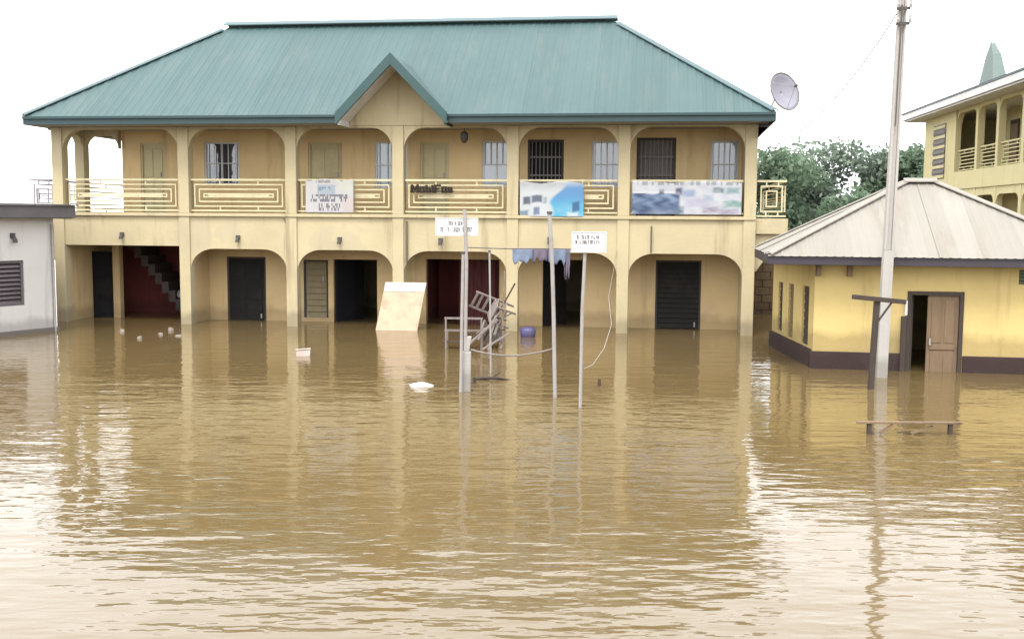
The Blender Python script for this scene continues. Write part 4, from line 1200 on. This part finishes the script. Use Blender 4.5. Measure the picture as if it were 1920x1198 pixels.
# blue tub, floating litter
tub = MB().tube([(0, 0, -0.10), (0, 0, 0.0), (0, 0, 0.16), (0, 0, 0.22)], [0.12, 0.165, 0.19, 0.13], 16).build("plastic_tub", BLUEPL, None, smooth=True, loc=(0.37, 24.4, 0))
tag(tub, "violet blue plastic tub floating before the fifth bay", "tub")
bag = MB(); 
for k in range(9):
    for i in range(17):
        th, ph = math.pi / 2 * k / 8, 2 * math.pi * i / 16
        rr_ = 1 + .12 * math.sin(3 * ph + k) + .08 * math.sin(5 * ph)
        bag.v.append((0.19 * rr_ * math.sin(th) * math.cos(ph), 0.12 * rr_ * math.sin(th) * math.sin(ph), 0.075 * math.cos(th) - .01))
for k in range(8):
    for i in range(16):
        a = k * 17 + i; bag.f.append((a, a + 17, a + 18, a + 1))
bo_ = bag.build("plastic_bag", STYRO, None, smooth=True, loc=(-1.46, 17.03, 0)); tag(bo_, "crumpled white plastic bag floating left of the concrete stub", "bag")
cb = MB().hexa([(-.14, -.1, -.05), (.13, -.12, -.05), (.14, .1, -.05), (-.12, .12, -.05), (-.13, -.1, .10), (.14, -.11, .12), (.13, .1, .12), (-.13, .11, .11)])
ce = empty("carton", (-4.10, 20.8, 0), R(12)); tag(ce, "small pinkish carton floating before the third bay", "box")
cb.build("box", CARTON, ce, 0.01); MB().hexa([(-.14, -.10, .112), (.14, -.11, .132), (.14, 0.0, .135), (-.14, 0.0, .115), (-.15, -.11, .118), (.15, -.12, .138), (.14, 0.0, .142), (-.14, 0.0, .122)]).build("flap", CARTON, ce)
lit = [((-9.15, 24.9), "pale scrap of foam floating in front of the stair bay, leftmost of the scraps", (.11, .07, .05)),
       ((-8.10, 25.2), "squarest foam scrap, floating near the second column", (.11, .10, .07)),
       ((-8.05, 24.3), "larger low foam scrap floating before the second column", (.13, .08, .045)),
       ((-7.55, 24.0), "thin flat foam scrap, nearest the viewer of the scraps by the stair bay", (.15, .07, .03)),
       ((-8.25, 23.5), "rounded grey foam scrap, farthest out from the stair bay", (.10, .08, .05))]
for k, ((x, y), lab, (a, b, h)) in enumerate(lit):
    o = MB().hexa([(-a / 2, -b / 2, -.03), (a / 2, -b / 2, -.03), (a / 2, b / 2, -.03), (-a / 2, b / 2, -.03), (-a * .4, -b * .4, h), (a * .45, -b * .4, h * .8), (a * .4, b * .4, h), (-a * .42, b * .4, h * 1.1)]).build("foam_scrap", SCRAP, None, 0.012, loc=(x, y, 0))
    o.rotation_euler = (0, 0, k * 1.1); tag(o, lab, "litter", "foam scraps floating near the stair bay")
# dark stakes just breaking the surface
for (x, y, h, lab) in ((1.42, 17.2, .12, "short dark stake right of the nearest signpost"), (-0.62, 17.4, .10, "short dark stake beside the concrete stub")):
    o = MB().beam((0, 0, -.6), (0.01, 0, h), .05, .05).build("stake", WOODDK, None, 0.006, loc=(x, y, 0)); tag(o, lab, "stake", "stake tops breaking the surface")
br = MB().tube([(-.35, 0, -.02), (-.1, .02, .03), (.15, -.02, .04), (.38, .05, -.01)], [.02, .028, .025, .012], 7)
br.tube([(.05, 0, .03), (.16, .1, .09), (.24, .14, .12)], [.014, .01, .005], 6)
o = br.build("floating_branch", WOODDK, None, smooth=True, loc=(-0.40, 17.75, 0)); tag(o, "dark branch floating just behind the concrete stub", "branch")

# ------------------------------------------------------------------ trees behind
def tree(loc, h, w, mat, label, seed, n=10500, leaf=0.17, low=0.18):
    r_ = np.random.default_rng(seed); rd = random.Random(seed)
    t = empty("tree", loc, 0); tag(t, label, "tree", "trees behind the hut")
    tm = MB()
    top = h * 0.55
    tm.tube([(0, 0, -0.6), (0.08, 0, h * .15), (0.15, .1, h * .3), (0.05, .1, top)], [.24, .2, .15, .07], 8)
    clumps = []
    for k in range(15):
        an = rd.random() * 6.28; zz = h * (low + (0.86 - low) * (k + .5) / 15)
        rr_ = w * .5 * (0.35 + .6 * rd.random()) * math.sin(math.pi * min(.95, max(.12, (zz / h - low + .12)))) ** .5
        c = Vector((math.cos(an) * rr_, math.sin(an) * rr_, zz))
        tm.tube([(0.12, .08, max(.3, zz * .5)), (c.x * .5, c.y * .5, zz * .82), tuple(c)], [.09, .055, .02], 6)
        clumps.append((c, w * (.15 + .10 * rd.random())))
    clumps.append((Vector((0, 0, h * .86)), w * .2))
    tm.build("trunk", BARK, t)
    C_ = np.array([c[0] for c in clumps]); S_ = np.array([c[1] for c in clumps])
    idx = r_.integers(0, len(clumps), n)
    d = r_.normal(size=(n, 3)); d /= np.linalg.norm(d, axis=1)[:, None]
    rad = r_.random(n) ** .45
    P = C_[idx] + d * (rad * S_[idx])[:, None] * np.array([1.15, 1.15, .8]) + r_.normal(size=(n, 3)) * .12
    e1 = r_.normal(size=(n, 3)); e1 /= np.linalg.norm(e1, axis=1)[:, None]
    e2 = np.cross(e1, r_.normal(size=(n, 3))); e2 /= np.linalg.norm(e2, axis=1)[:, None]
    s = leaf * (.5 + .8 * r_.random(n))[:, None]
    V = np.empty((n, 4, 3))
    V[:, 0] = P - e1 * s; V[:, 1] = P + e2 * s * .5; V[:, 2] = P + e1 * s; V[:, 3] = P - e2 * s * .5
    me = bpy.data.meshes.new("crown")
    me.from_pydata(V.reshape(-1, 3).tolist(), [], np.arange(n * 4).reshape(n, 4).tolist())
    me.materials.append(mat)
    link("crown", me, t)
tree((13.6, 56, 0.1), 6.4, 5.6, LEAF1, "green tree just right of the arcade's side balcony", 1)
tree((18.3, 60, 0.1), 7.1, 6.6, LEAF2, "tallest tree, greyish green, left of the utility pole", 2, 12500)
tree((22.0, 58, 0.1), 6.8, 5.2, LEAF1, "dark tree directly behind the utility pole", 3)
tree((24.4, 64, 0.1), 6.6, 4.6, LEAF2, "small pale tree between the utility pole and far building", 4, 8500)
tree((15.8, 50, 0.0), 3.9, 5.2, LEAF1, "low dark bushy tree right beside the hut roof's left slope", 5, 9500, .15, .06)
tree((20.4, 53, 0.0), 4.4, 4.8, LEAF1, "low dense tree behind the hut's roof peak", 6, 9500, .15, .06)
